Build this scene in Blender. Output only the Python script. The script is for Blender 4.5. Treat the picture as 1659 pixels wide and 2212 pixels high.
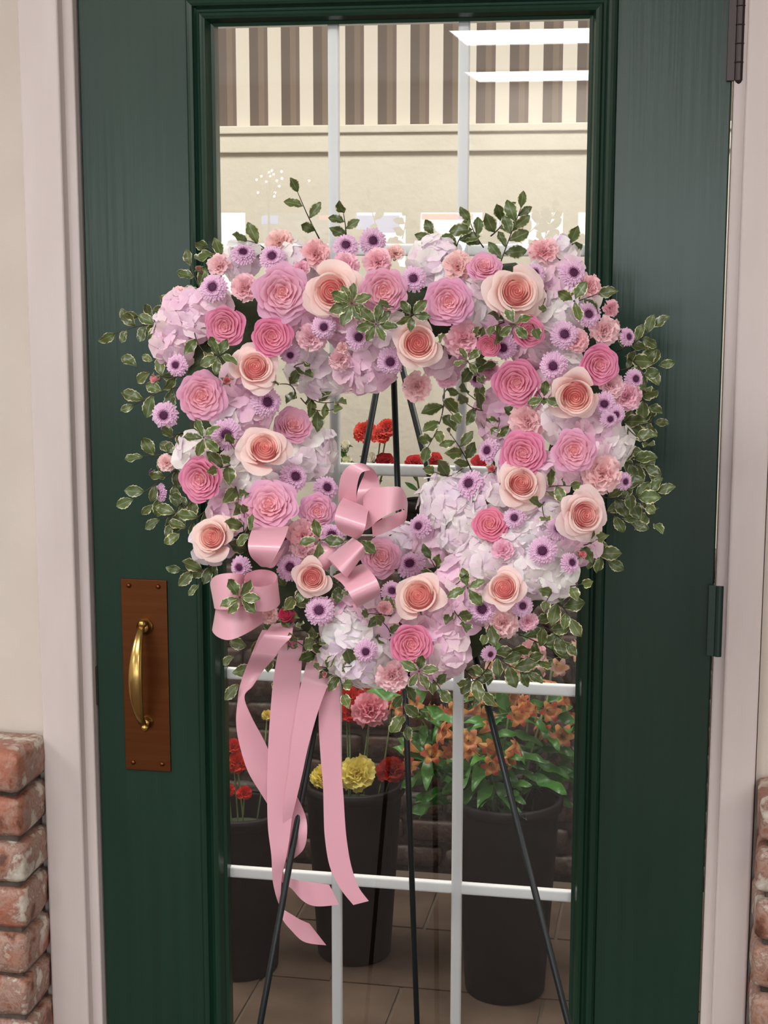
import bpy, math, random
import numpy as np
from mathutils import Vector, Matrix, noise
for o in list(bpy.data.objects): bpy.data.objects.remove(o)
SC = bpy.context.scene; COL = SC.collection
R = random.Random(7)
# ------------------------------------------------------------------ camera
W_, H_, F_ = 1659.0, 2212.0, 3557.0
PITCH, YAW, ROLL = 0.169694, 0.182777, 0.0010625
CAM = Vector((0.41295, -2.30811, 1.62))
_f = Vector((-math.sin(YAW)*math.cos(PITCH), math.cos(YAW)*math.cos(PITCH), -math.sin(PITCH)))
_r0 = Vector((math.cos(YAW), math.sin(YAW), 0)); _u0 = _r0.cross(_f)
_r = _r0*math.cos(ROLL)+_u0*math.sin(ROLL); _u = _u0*math.cos(ROLL)-_r0*math.sin(ROLL)
cd = bpy.data.cameras.new('camera'); cam = bpy.data.objects.new('camera', cd); COL.objects.link(cam)
cam.matrix_world = Matrix(((_r.x,_u.x,-_f.x,CAM.x),(_r.y,_u.y,-_f.y,CAM.y),(_r.z,_u.z,-_f.z,CAM.z),(0,0,0,1)))
cd.sensor_fit = 'VERTICAL'; cd.sensor_height = 36.0; cd.lens = 36.0*F_/H_; cd.clip_start = 0.05
SC.camera = cam
# ------------------------------------------------------------------ world, exposure
w = bpy.data.worlds.new('world'); SC.world = w; w.use_nodes = True
w.node_tree.nodes['Background'].inputs[0].default_value = (0.8, 0.87, 1.0, 1); w.node_tree.nodes['Background'].inputs[1].default_value = 0.6
SC.view_settings.view_transform = 'Standard'; SC.view_settings.look = 'None'
SC.view_settings.gamma = 1; SC.view_settings.use_curve_mapping = False
SC.view_settings.exposure = 0.8
TROFFER_E, WINDOW_E, BACKLIGHT_E = 9.0, 5.5, 8.0
# ------------------------------------------------------------------ helpers
def at(px, py, Y):
    d = _r*((px-W_/2)/F_) - _u*((py-H_/2)/F_) + _f
    return CAM + d*((Y-CAM.y)/d.y)
def dist(P): return (P-CAM).dot(_f)
def lin(c):
    return tuple((x/255/12.92 if x/255 <= .04045 else ((x/255+.055)/1.055)**2.4) for x in c[:3])
def mixc(a, b, t): return tuple(a[i]+(b[i]-a[i])*t for i in range(3))
class MB:
    def __init__(s): s.v=[]; s.f=[]; s.c=[]; s.uv=[]; s.mi=[]
    def add(s, vs, fs, c=(1,1,1), uv=None, mi=0):
        n=len(s.v); s.v+= [tuple(x) for x in vs]; s.f+=[tuple(i+n for i in q) for q in fs]
        s.c += c if isinstance(c, list) else [c]*len(vs)
        s.uv += uv if uv else [(0,0)]*len(vs); s.mi += [mi]*len(fs)
    def grid(s, P, c=(1,1,1), uv=None, closed=False, mi=0):   # P rows x cols
        nr, nc = len(P), len(P[0]); vs=[p for r in P for p in r]; fs=[]
        for i in range(nr-1):
            for j in range(nc-1 if not closed else nc):
                k=(j+1)%nc; fs.append((i*nc+j, i*nc+k, (i+1)*nc+k, (i+1)*nc+j))
        s.add(vs, fs, c, uv, mi)
    def tube(s, pts, rad, n=8, c=(1,1,1), cap=True, mi=0):
        pts=[Vector(p) for p in pts]; rows=[]
        up=None
        for i,p in enumerate(pts):
            t=(pts[min(i+1,len(pts)-1)]-pts[max(i-1,0)]).normalized()
            if up is None: up = t.orthogonal().normalized()
            up=(up-t*up.dot(t)).normalized(); b=t.cross(up)
            rr = rad[i] if isinstance(rad,(list,tuple)) else rad
            rows.append([p+(up*math.cos(2*math.pi*k/n)+b*math.sin(2*math.pi*k/n))*rr for k in range(n)])
        s.grid(rows, c, None, True, mi)
        if cap:
            a=len(s.v)-len(pts)*n; s.f.append(tuple(a+k for k in range(n))[::-1]); s.mi.append(mi)
            a=len(s.v)-n; s.f.append(tuple(a+k for k in range(n))); s.mi.append(mi)
    def lathe(s, prof, n=16, c=(1,1,1), M=None, mi=0):
        rows=[[Vector((r*math.cos(2*math.pi*k/n), r*math.sin(2*math.pi*k/n), z)) for k in range(n)] for r,z in prof]
        if M: rows=[[M@p for p in r] for r in rows]
        s.grid(rows, c, None, True, mi)
    def box(s, a, b, c=(1,1,1), mi=0):
        (x0,y0,z0),(x1,y1,z1)=a,b
        s.add([(x0,y0,z0),(x1,y0,z0),(x1,y1,z0),(x0,y1,z0),(x0,y0,z1),(x1,y0,z1),(x1,y1,z1),(x0,y1,z1)],
              [(0,3,2,1),(4,5,6,7),(0,1,5,4),(1,2,6,5),(2,3,7,6),(3,0,4,7)], c, None, mi)
    def mesh(s, name, mats, smooth=True):
        me=bpy.data.meshes.new(name); me.from_pydata(s.v, [], s.f)
        a=me.color_attributes.new('Col','FLOAT_COLOR','POINT')
        arr=np.ones((len(s.v),4),dtype=np.float32); arr[:,:3]=np.array(s.c,dtype=np.float32).reshape(-1,3); a.data.foreach_set('color', arr.ravel())
        b=me.attributes.new('UVP','FLOAT2','POINT'); b.data.foreach_set('vector', np.array(s.uv,dtype=np.float32).ravel())
        for m in (mats if isinstance(mats,(list,tuple)) else [mats]): me.materials.append(m)
        if len(set(s.mi))>1: me.polygons.foreach_set('material_index', s.mi)
        me.polygons.foreach_set('use_smooth', [smooth]*len(me.polygons)); me.update(); return me
    def obj(s, name, mats, parent=None, smooth=True): return link(name, s.mesh(name, mats, smooth), parent)
def link(name, me, parent=None, M=None):
    o=bpy.data.objects.new(name, me); COL.objects.link(o)
    if parent: o.parent=parent
    if M is not None: o.matrix_basis=M
    return o
def tag(o, label=None, cat=None, group=None, kind=None):
    if label: o['label']=label
    if cat: o['category']=cat
    if group: o['group']=group
    if kind: o['kind']=kind
    return o
def empty(name, loc=(0,0,0)):
    o=bpy.data.objects.new(name,None); COL.objects.link(o); o.location=loc; o.empty_display_size=.05; return o
def bevel(o, wd, seg=2):
    m=o.modifiers.new('b','BEVEL'); m.width=wd; m.segments=seg; m.limit_method='ANGLE'; return o
def copy_tree(o, parent=None):
    c=o.copy(); COL.objects.link(c)
    if parent: c.parent=parent
    for ch in list(o.children): copy_tree(ch, c)
    return c
# ------------------------------------------------------------------ materials
def mat(name, col=(.8,.8,.8), rough=.5, metal=0, spec=.5, **k):
    m=bpy.data.materials.new(name); m.use_nodes=True; b=m.node_tree.nodes['Principled BSDF']
    b.inputs['Base Color'].default_value=(*col,1); b.inputs['Roughness'].default_value=rough
    b.inputs['Metallic'].default_value=metal; b.inputs['Specular IOR Level'].default_value=spec
    for kk,v in k.items(): b.inputs[kk.replace('_',' ')].default_value=v
    return m
def N(m, t, **k):
    n=m.node_tree.nodes.new(t)
    for a,v in k.items(): setattr(n,a,v)
    return n
def L(m,a,b): m.node_tree.links.new(a,b)
def bsdf(m): return m.node_tree.nodes['Principled BSDF']
def noise_mix(m, c1, c2, scale=5, detail=4, lo=.35, hi=.65, vec=None, stretch=None, bump=0, bscale=None, space='Object'):
    tc=N(m,'ShaderNodeTexCoord'); mp=N(m,'ShaderNodeMapping'); L(m,tc.outputs[space],mp.inputs[0])
    if stretch: mp.inputs['Scale'].default_value=stretch
    nz=N(m,'ShaderNodeTexNoise'); nz.inputs['Scale'].default_value=scale; nz.inputs['Detail'].default_value=detail; L(m,mp.outputs[0],nz.inputs['Vector'])
    cr=N(m,'ShaderNodeValToRGB'); cr.color_ramp.elements[0].position=lo; cr.color_ramp.elements[1].position=hi
    cr.color_ramp.elements[0].color=(*c1,1); cr.color_ramp.elements[1].color=(*c2,1)
    L(m,nz.outputs['Fac'],cr.inputs[0]); L(m,cr.outputs[0],bsdf(m).inputs['Base Color'])
    if bump:
        n2=N(m,'ShaderNodeTexNoise'); n2.inputs['Scale'].default_value=bscale or scale*4; n2.inputs['Detail'].default_value=3; L(m,mp.outputs[0],n2.inputs['Vector'])
        bp=N(m,'ShaderNodeBump'); bp.inputs['Strength'].default_value=bump; bp.inputs['Distance'].default_value=.004; L(m,n2.outputs['Fac'],bp.inputs['Height']); L(m,bp.outputs[0],bsdf(m).inputs['Normal'])
    return m
def petal_mat(name, rough=.5, transl=.38, noise_amt=.06):
    m=bpy.data.materials.new(name); m.use_nodes=True; b=bsdf(m); b.inputs['Roughness'].default_value=rough; b.inputs['Specular IOR Level'].default_value=.3
    b.inputs['Sheen Weight'].default_value=.15
    at_=N(m,'ShaderNodeAttribute',attribute_name='Col'); oi=N(m,'ShaderNodeObjectInfo')
    mx=N(m,'ShaderNodeMix',data_type='RGBA',blend_type='MULTIPLY'); mx.inputs[0].default_value=1
    L(m,at_.outputs['Color'],mx.inputs[6]); L(m,oi.outputs['Color'],mx.inputs[7])
    tc=N(m,'ShaderNodeTexCoord'); nz=N(m,'ShaderNodeTexNoise'); nz.inputs['Scale'].default_value=6; L(m,tc.outputs['Object'],nz.inputs['Vector'])
    mr=N(m,'ShaderNodeMapRange'); mr.inputs['To Min'].default_value=1-noise_amt; mr.inputs['To Max'].default_value=1+noise_amt; L(m,nz.outputs['Fac'],mr.inputs['Value'])
    m2=N(m,'ShaderNodeMix',data_type='RGBA',blend_type='MULTIPLY'); m2.inputs[0].default_value=1; L(m,mx.outputs[2],m2.inputs[6]); L(m,mr.outputs[0],m2.inputs[7])
    L(m,m2.outputs[2],b.inputs['Base Color'])
    tr=N(m,'ShaderNodeBsdfTranslucent'); L(m,m2.outputs[2],tr.inputs[0]); ms=N(m,'ShaderNodeMixShader'); ms.inputs[0].default_value=transl
    L(m,b.outputs[0],ms.inputs[1]); L(m,tr.outputs[0],ms.inputs[2]); L(m,ms.outputs[0],m.node_tree.nodes['Material Output'].inputs[0])
    return m
M_PETAL=petal_mat('petal'); M_MUM=petal_mat('mum_petal',.5,.2); M_HYD=petal_mat('floret',.5,.3,.03)
M_GREEN=noise_mix(mat('stem_green',(.1,.2,.05),.5),lin((70,88,48)),lin((112,132,78)),20)
M_STEM=mat('brown_stem',lin((62,48,38)),.6)
def leaf_mat(name, green, green2, cream):
    m=bpy.data.materials.new(name); m.use_nodes=True; b=bsdf(m); b.inputs['Roughness'].default_value=.33
    a=N(m,'ShaderNodeAttribute',attribute_name='UVP'); sp=N(m,'ShaderNodeSeparateXYZ'); L(m,a.outputs['Vector'],sp.inputs[0])
    tc=N(m,'ShaderNodeTexCoord'); nz=N(m,'ShaderNodeTexNoise'); nz.inputs['Scale'].default_value=5; nz.inputs['Detail'].default_value=3; L(m,tc.outputs['Object'],nz.inputs['Vector'])
    mr=N(m,'ShaderNodeMapRange'); mr.inputs['From Min'].default_value=.3; mr.inputs['From Max'].default_value=.7; mr.inputs['To Min'].default_value=-.16; mr.inputs['To Max'].default_value=.16; L(m,nz.outputs['Fac'],mr.inputs['Value'])
    ad=N(m,'ShaderNodeMath',operation='ADD'); L(m,sp.outputs['X'],ad.inputs[0]); L(m,mr.outputs[0],ad.inputs[1])
    st=N(m,'ShaderNodeMapRange'); st.interpolation_type='SMOOTHSTEP'; st.inputs['From Min'].default_value=.86; st.inputs['From Max'].default_value=.95; L(m,ad.outputs[0],st.inputs['Value'])
    n2=N(m,'ShaderNodeTexNoise'); n2.inputs['Scale'].default_value=2.2; L(m,tc.outputs['Object'],n2.inputs['Vector'])
    g=N(m,'ShaderNodeMix',data_type='RGBA'); g.inputs[6].default_value=(*green,1); g.inputs[7].default_value=(*green2,1); L(m,n2.outputs['Fac'],g.inputs[0])
    rib=N(m,'ShaderNodeMapRange'); rib.inputs['From Min'].default_value=0; rib.inputs['From Max'].default_value=.1; rib.inputs['To Min'].default_value=.55; rib.inputs['To Max'].default_value=0; L(m,sp.outputs['X'],rib.inputs['Value'])
    g2=N(m,'ShaderNodeMix',data_type='RGBA'); L(m,rib.outputs[0],g2.inputs[0]); L(m,g.outputs[2],g2.inputs[6]); g2.inputs[7].default_value=(*mixc(green2,cream,.4),1)
    c=N(m,'ShaderNodeMix',data_type='RGBA'); L(m,st.outputs[0],c.inputs[0]); L(m,g2.outputs[2],c.inputs[6]); c.inputs[7].default_value=(*cream,1)
    oi=N(m,'ShaderNodeObjectInfo'); mm=N(m,'ShaderNodeMix',data_type='RGBA',blend_type='MULTIPLY'); mm.inputs[0].default_value=1
    L(m,c.outputs[2],mm.inputs[6]); L(m,oi.outputs['Color'],mm.inputs[7]); L(m,mm.outputs[2],b.inputs['Base Color'])
    tr=N(m,'ShaderNodeBsdfTranslucent'); L(m,mm.outputs[2],tr.inputs[0]); ms=N(m,'ShaderNodeMixShader'); ms.inputs[0].default_value=.15
    L(m,b.outputs[0],ms.inputs[1]); L(m,tr.outputs[0],ms.inputs[2]); L(m,ms.outputs[0],m.node_tree.nodes['Material Output'].inputs[0])
    return m
M_LEAF=leaf_mat('variegated_leaf',lin((58,76,38)),lin((118,134,82)),lin((226,222,190)))
M_LEAFG=leaf_mat('green_leaf',lin((40,92,34)),lin((84,140,60)),lin((80,130,60)))
# paint / wall
M_DOOR=noise_mix(mat('green_door_paint',(.02,.05,.04),.25,0,.5),lin((20,49,36)),lin((23,53,40)),3,3,stretch=(22,22,.7),bump=.10,bscale=5)
M_WALL=noise_mix(mat('plaster_wall',(.8,.8,.8),.75,0,.2),lin((202,191,181)),lin((208,198,188)),6,bump=.15,bscale=60)
M_CASE=noise_mix(mat('casing_paint',(.8,.8,.8),.45,0,.4),lin((206,193,190)),lin((211,199,196)),4,stretch=(6,6,1),bump=.1)
M_CREAM=noise_mix(mat('cream_plaster',(.8,.8,.8),.8,0,.2),lin((212,206,192)),lin((218,212,199)),5,bump=.5,bscale=40)
M_MUNTIN=mat('white_muntin',lin((238,238,240)),.4)
M_BRASS=mat('brass',lin((196,164,98)),.24,1)
M_COPPER=noise_mix(mat('bronze_plate',(.3,.15,.08),.38,1),lin((112,66,38)),lin((120,74,44)),4,stretch=(1,1,30))
M_HINGE=mat('painted_hinge',lin((32,58,48)),.35,0)
M_DARKMETAL=mat('dark_bronze_hinge',lin((70,62,62)),.35,.8)
M_EASEL=mat('black_green_easel',lin((22,30,32)),.35,.2)
M_MORTAR=noise_mix(mat('mortar',(.3,.3,.3),.9),lin((110,100,92)),lin((66,58,52)),30,bump=.6)
M_FOAM=noise_mix(mat('floral_foam',(.05,.1,.04),.9),lin((40,52,34)),lin((60,72,44)),30,bump=.6)
M_BUCKET=mat('black_bucket',lin((16,10,9)),.6,0,.3)
M_CEIL=mat('ceiling_white',lin((225,222,215)),.9)
def brick_mat(name, dark=1.0):
    m=bpy.data.materials.new(name); m.use_nodes=True; b=bsdf(m); b.inputs['Roughness'].default_value=.55
    tc=N(m,'ShaderNodeTexCoord'); oi=N(m,'ShaderNodeObjectInfo'); va=N(m,'ShaderNodeVectorMath',operation='ADD'); L(m,tc.outputs['Object'],va.inputs[0])
    sc=N(m,'ShaderNodeVectorMath',operation='SCALE'); cm=N(m,'ShaderNodeCombineXYZ'); L(m,oi.outputs['Random'],cm.inputs[0]); L(m,oi.outputs['Random'],cm.inputs[2]); L(m,cm.outputs[0],sc.inputs[0]); sc.inputs['Scale'].default_value=37; L(m,sc.outputs[0],va.inputs[1])
    nz=N(m,'ShaderNodeTexNoise'); nz.inputs['Scale'].default_value=24; nz.inputs['Detail'].default_value=9; nz.inputs['Roughness'].default_value=.62; nz.inputs['Distortion'].default_value=.25; L(m,va.outputs[0],nz.inputs['Vector'])
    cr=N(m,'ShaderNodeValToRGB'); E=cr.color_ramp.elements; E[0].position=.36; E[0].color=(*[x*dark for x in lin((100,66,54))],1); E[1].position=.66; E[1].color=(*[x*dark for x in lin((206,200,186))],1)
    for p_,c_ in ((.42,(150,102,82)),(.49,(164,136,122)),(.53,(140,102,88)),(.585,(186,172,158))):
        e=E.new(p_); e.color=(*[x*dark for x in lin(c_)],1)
    L(m,nz.outputs['Fac'],cr.inputs[0])
    n3=N(m,'ShaderNodeTexNoise'); n3.inputs['Scale'].default_value=9; L(m,va.outputs[0],n3.inputs['Vector'])
    mx=N(m,'ShaderNodeMix',data_type='RGBA'); r2=N(m,'ShaderNodeMapRange'); r2.inputs['From Min'].default_value=.58; r2.inputs['From Max'].default_value=.66; r2.inputs['To Max'].default_value=.7; L(m,n3.outputs['Fac'],r2.inputs['Value'])
    L(m,r2.outputs[0],mx.inputs[0]); L(m,cr.outputs[0],mx.inputs[6]); mx.inputs[7].default_value=(*[x*dark for x in lin((164,92,66))],1)
    L(m,mx.outputs[2],b.inputs['Base Color'])
    n2=N(m,'ShaderNodeTexNoise'); n2.inputs['Scale'].default_value=70; n2.inputs['Detail'].default_value=4; L(m,va.outputs[0],n2.inputs['Vector'])
    bp=N(m,'ShaderNodeBump'); bp.inputs['Strength'].default_value=.6; bp.inputs['Distance'].default_value=.004; L(m,n2.outputs['Fac'],bp.inputs['Height']); L(m,bp.outputs[0],b.inputs['Normal'])
    return m
M_BRICK=brick_mat('worn_brick'); M_BRICKD=brick_mat('shaded_brown_brick',.16)  # darker copy of the brick, back-room shade put into its colour
def emit(name,col,s):
    m=bpy.data.materials.new(name); m.use_nodes=True; nt=m.node_tree; nt.nodes.remove(bsdf(m)); e=nt.nodes.new('ShaderNodeEmission'); e.inputs[0].default_value=(*col,1); e.inputs[1].default_value=s
    nt.links.new(e.outputs[0],nt.nodes['Material Output'].inputs[0]); return m
M_TUBE=emit('troffer_light',(1,.985,.97),TROFFER_E); M_BACKFILL=emit('added_back_light',(1,.96,.9),BACKLIGHT_E); M_DAY=emit('daylight',(.86,.93,1),WINDOW_E); M_BULB=emit('warm_bulb',(1,.85,.6),60)
def glass_mat():
    m=bpy.data.materials.new('window_glass'); m.use_nodes=True; nt=m.node_tree; nt.nodes.remove(bsdf(m))
    t=N(m,'ShaderNodeBsdfTransparent'); t.inputs[0].default_value=(.95,.97,.96,1); g=N(m,'ShaderNodeBsdfGlossy'); g.inputs['Roughness'].default_value=0.0
    fr=N(m,'ShaderNodeFresnel'); fr.inputs[0].default_value=1.5; mu=N(m,'ShaderNodeMath',operation='MULTIPLY'); mu.inputs[1].default_value=1.9; mu.use_clamp=True
    L(m,fr.outputs[0],mu.inputs[0]); ms=N(m,'ShaderNodeMixShader'); L(m,mu.outputs[0],ms.inputs[0]); L(m,t.outputs[0],ms.inputs[1]); L(m,g.outputs[0],ms.inputs[2])
    L(m,ms.outputs[0],nt.nodes['Material Output'].inputs[0]); return m
M_GLASS=glass_mat()
def satin():
    m=bpy.data.materials.new('pink_satin'); m.use_nodes=True; b=bsdf(m); b.inputs['Base Color'].default_value=(*lin((238,180,196)),1)
    b.inputs['Roughness'].default_value=.36; b.inputs['Specular IOR Level'].default_value=1.0; b.inputs['Anisotropic'].default_value=.4; b.inputs['Sheen Weight'].default_value=.35; b.inputs['Sheen Roughness'].default_value=.4
    tr=N(m,'ShaderNodeBsdfTranslucent'); tr.inputs[0].default_value=(*lin((232,150,172)),1); ms=N(m,'ShaderNodeMixShader'); ms.inputs[0].default_value=.2
    L(m,b.outputs[0],ms.inputs[1]); L(m,tr.outputs[0],ms.inputs[2]); L(m,ms.outputs[0],m.node_tree.nodes['Material Output'].inputs[0]); return m
M_SATIN=satin()
# ------------------------------------------------------------------ setting
BY=1.62   # front of the brick ledge in the room behind the door
def sbox(name,a,b,m,parent=None,bv=0,kind=None,label=None):
    mb=MB(); mb.box(a,b); o=mb.obj(name,m,parent,False)
    if bv: bevel(o,bv)
    if kind: o['kind']=kind
    if label: o['label']=label
    return o
S='structure'
M_FLOORF=noise_mix(mat('shop_floor',(.3,.25,.2),.5),lin((70,54,46)),lin((86,68,58)),3)
sbox('floor',(-4,-9.3,-.1),(4,2.2,0),M_FLOORF,kind=S,label='brown stone tiled shop floor')
sbox('ceiling',(-4,-9.3,2.62),(4,2.2,2.7),M_CEIL,kind=S)
# door wall: plaster left, right, above
wl=sbox('wall_left',(-4,-.012,0),(-.53,.10,2.62),M_WALL,kind=S,label='cream plaster wall left of the green door')
wr=sbox('wall_right',(.525,-.012,0),(4,.10,2.62),M_WALL,kind=S,label='cream plaster wall right of the green door')
sbox('wall_top',(-.53,-.012,2.1),(.525,.10,2.62),M_WALL,kind=S)
sbox('wall_side_left',(-4.1,-9.3,0),(-4,2.2,2.62),M_WALL,kind=S); sbox('wall_side_right',(4,-9.3,0),(4.1,2.2,2.62),M_WALL,kind=S)
# casings
def casing(name, x0, x1, inner):
    t=empty(name,(x0,0,0)); tag(t,None,None,None,S)
    a=MB(); a.box((0 if inner>0 else .015,-.034,0),(x1-x0-(.015 if inner>0 else 0),.06,2.11)); bevel(a.obj('casing_board',M_CASE,t,False),.004,3)
    b=MB(); s_=1 if inner>0 else -1
    xi=(x1-x0) if inner>0 else 0
    b.box((min(xi,xi-s_*.018),-.014,0),(max(xi,xi-s_*.018),.06,2.11)); bevel(b.obj('jamb_edge',M_CASE,t,False),.003,3)
    return t
casing('trim_1',-.535,-.460,1); casing('trim_2',.460,.523,-1)
t3=MB(); t3.box((-.535,-.034,2.05),(.523,.06,2.12)); tag(t3.obj('trim_3',M_CASE,None,False),None,None,None,S)
# door
door=empty('door_1',(-.4575,0,0)); tag(door,'dark green panelled door with tall divided glass and brass pull',None,None,S)
def dpart(name, a, b, m=M_DOOR, bv=.002, par=None):
    mb=MB(); mb.box((a[0]+.4575,a[1],a[2]),(b[0]+.4575,b[1],b[2])); o=mb.obj(name,m,par or door,False)
    if bv: bevel(o,bv,3)
    return o
dpart('stile',(-.4575,0,.01),(-.297,.044,2.04)); dpart('stile',(.304,0,.01),(.4575,.044,2.04))
dpart('rail',(-.297,0,1.935),(.304,.044,2.04)); dpart('rail',(-.297,0,.01),(.304,.044,.25))
# moulding: profile swept round the opening with mitred corners
prof=[(0,.006),(.001,-.004),(.004,-.0085),(.008,-.010),(.0115,-.0085),(.0135,-.003),(.016,.0),(.019,-.001),(.0215,-.006),(.025,-.0075),(.029,-.0055),(.0315,.001),(.034,.008),(.0385,.010),(.0385,.03),(0,.03)]
X0,X1,Z0,Z1=-.298,.305,.25,1.94
def mould(name,A,B,inw):
    A,B,inw=Vector(A),Vector(B),Vector(inw); d=(B-A).normalized(); mb=MB(); rows=[]
    rows=[[A+inw*p+d*p+Vector((.4575,q,0)) for p,q in prof],[B+inw*p-d*p+Vector((.4575,q,0)) for p,q in prof]]
    mb.grid(rows,closed=True); o=mb.obj('moulding',M_DOOR,door,False); return o
mould('l',(X0,0,Z0),(X0,0,Z1),(1,0,0)); mould('r',(X1,0,Z0),(X1,0,Z1),(-1,0,0)); mould('t',(X0,0,Z1),(X1,0,Z1),(0,0,-1)); mould('b',(X0,0,Z0),(X1,0,Z0),(0,0,1))
g=MB(); g.add([(X0+.03+.4575,.020,Z0+.03),(X1-.03+.4575,.020,Z0+.03),(X1-.03+.4575,.020,Z1-.03),(X0+.03+.4575,.020,Z1-.03)],[(0,1,2,3)]); go=g.obj('glass_pane',M_GLASS,door,False); go['label']='clear door glass reflecting ceiling lights'
# white grille behind the glass, one bar each
GX=(-.0915,.0935); GZ=(.640,.957,1.275,1.592)
def bar(a,b):
    return dpart('muntin',a,b,M_MUNTIN,.003)
for x in GX: bar((x-.0078,.022,Z0+.035),(x+.0078,.034,Z1-.035))
for z in GZ: bar((X0+.034,.0245,z-.0085),(X1-.034,.0375,z+.0085))
# push plate and pull
pl=dpart('push_plate',(-.415,-.003,.806),(-.343,0.0,1.104),M_COPPER,.0008); pl['label']='rectangular bronze push plate'
for x,z in ((-.402,1.094),(-.356,1.094),(-.402,.818),(-.356,.818)):
    sc=MB(); sc.lathe([(0,.0032),(.002,.003),(.0036,.0015),(.0038,0)],12,M=Matrix.Translation((x+.4575,-.003,z))@Matrix.Rotation(math.pi/2,4,'X')); sc.obj('screw',M_COPPER,pl)
h=MB(); hx=-.378+.4575
pts=[];rad=[]
for i in range(25):
    t=i/24; z=1.035-.155*t; y=-.006-.042*math.sin(math.pi*min(1,(t*.98+.01)))**.55; pts.append((hx-.002,y,z)); rad.append(.0048+.0045*math.sin(math.pi*t)**1.2)
rows=[]
for i,p in enumerate(pts):
    t=(Vector(pts[min(i+1,24)])-Vector(pts[max(i-1,0)])).normalized(); a_=Vector((1,0,0)); b_=t.cross(a_)
    rows.append([Vector(p)+a_*math.cos(2*math.pi*k/14)*rad[i]*1.15+b_*math.sin(2*math.pi*k/14)*rad[i]*.6 for k in range(14)])
h.grid(rows,closed=True)
for z,rr in ((1.032,.0125),(.884,.0095)):
    h.lathe([(0,.012),(rr*.5,.0115),(rr*.75,.008),(rr*.6,.006),(rr,.004),(rr*1.05,.001),(rr,0)],20,M=Matrix.Translation((hx,-.003,z))@Matrix.Rotation(math.pi/2,4,'X'))
for z,rr in ((.878,.0065),(1.039,.007)):
    h.lathe([(rr*math.sin(a*math.pi/8),rr*math.cos(a*math.pi/8)) for a in range(9)],14,M=Matrix.Translation((hx,-.015,z)))
ho=h.obj('door_handle',M_BRASS,door); ho['label']='curved polished brass pull handle'
# hinges
def hinge(z0,z1,m,label,tips):
    mb=MB(); mb.box((.4575+.450,-.012,z0),(.4575+.463,.004,z1)); mb.tube([(.4575+.466,-.010,z0),(.4575+.466,-.010,z1)],.0065,12)
    if tips:
        n=5
        for k in range(1,n): zz=z0+(z1-z0)*k/n; mb.tube([(.4575+.466,-.010,zz-.001),(.4575+.466,-.010,zz+.001)],.0072,12)
        mb.tube([(.4575+.466,-.010,z0-.006),(.4575+.466,-.010,z0)],[.003,.0065],10)
    o=mb.obj('hinge',m,door,False); bevel(o,.001,2); o['label']=label
hinge(1.815,1.935,M_DARKMETAL,'dark unpainted upper hinge',True); hinge(1.029,1.131,M_HINGE,'green painted middle hinge',False); hinge(.25,.35,M_HINGE,'green painted lower hinge',False)
lp=dpart('latch_plate',(-.4595,-.001,.905),(-.4565,.03,.965),M_DARKMETAL,.0005)
# ---- bricks
def brick_mesh(name, sx, sy, sz, m, seed, rnd=.012):
    mb=MB(); rr=random.Random(seed); n=7; import itertools
    V={}; vs=[]; fs=[]
    axes=[np.linspace(-1,1,n) for _ in range(3)]
    nx,ny,nz=8,6,4
    def pt(i,j,k): 
        key=(i,j,k)
        if key in V: return V[key]
        # cluster the cuts near edges
        def co(a,nn,h): 
            t=a/nn*2-1; return math.copysign(abs(t)**.55,t)*h if nn>2 else t*h
        p=Vector((co(i,nx,sx/2),co(j,ny,sy/2),co(k,nz,sz/2)))
        c=Vector((max(-sx/2+rnd,min(sx/2-rnd,p.x)),max(-sy/2+rnd,min(sy/2-rnd,p.y)),max(-sz/2+rnd,min(sz/2-rnd,p.z))))
        d=p-c
        if d.length>1e-9: p=c+d.normalized()*min(rnd,d.length)
        q=p*30+Vector((seed*7.3,seed*3.1,0)); p=p+Vector((noise.noise(q),noise.noise(q+Vector((9,0,0))),noise.noise(q+Vector((0,9,0)))))*.0035
        V[key]=len(vs); vs.append(p); return V[key]
    for i in range(nx):
        for j in range(ny): fs.append((pt(i,j,0),pt(i,j+1,0),pt(i+1,j+1,0),pt(i+1,j,0))); fs.append((pt(i,j,nz),pt(i+1,j,nz),pt(i+1,j+1,nz),pt(i,j+1,nz)))
    for i in range(nx):
        for k in range(nz): fs.append((pt(i,0,k),pt(i+1,0,k),pt(i+1,0,k+1),pt(i,0,k+1))); fs.append((pt(i,ny,k),pt(i,ny,k+1),pt(i+1,ny,k+1),pt(i+1,ny,k)))
    for j in range(ny):
        for k in range(nz): fs.append((pt(0,j,k),pt(0,j,k+1),pt(0,j+1,k+1),pt(0,j+1,k))); fs.append((pt(nx,j,k),pt(nx,j+1,k),pt(nx,j+1,k+1),pt(nx,j,k+1)))
    mb.add(vs,fs); return mb.mesh(name,m)
PD=.112; TOPZ=.862; CP=.0712
BMS=[brick_mesh('brick_long',.205,PD,.0625,M_BRICK,s) for s in range(4)]+[brick_mesh('brick_half',.1,PD,.0625,M_BRICK,s+9) for s in range(3)]
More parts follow.
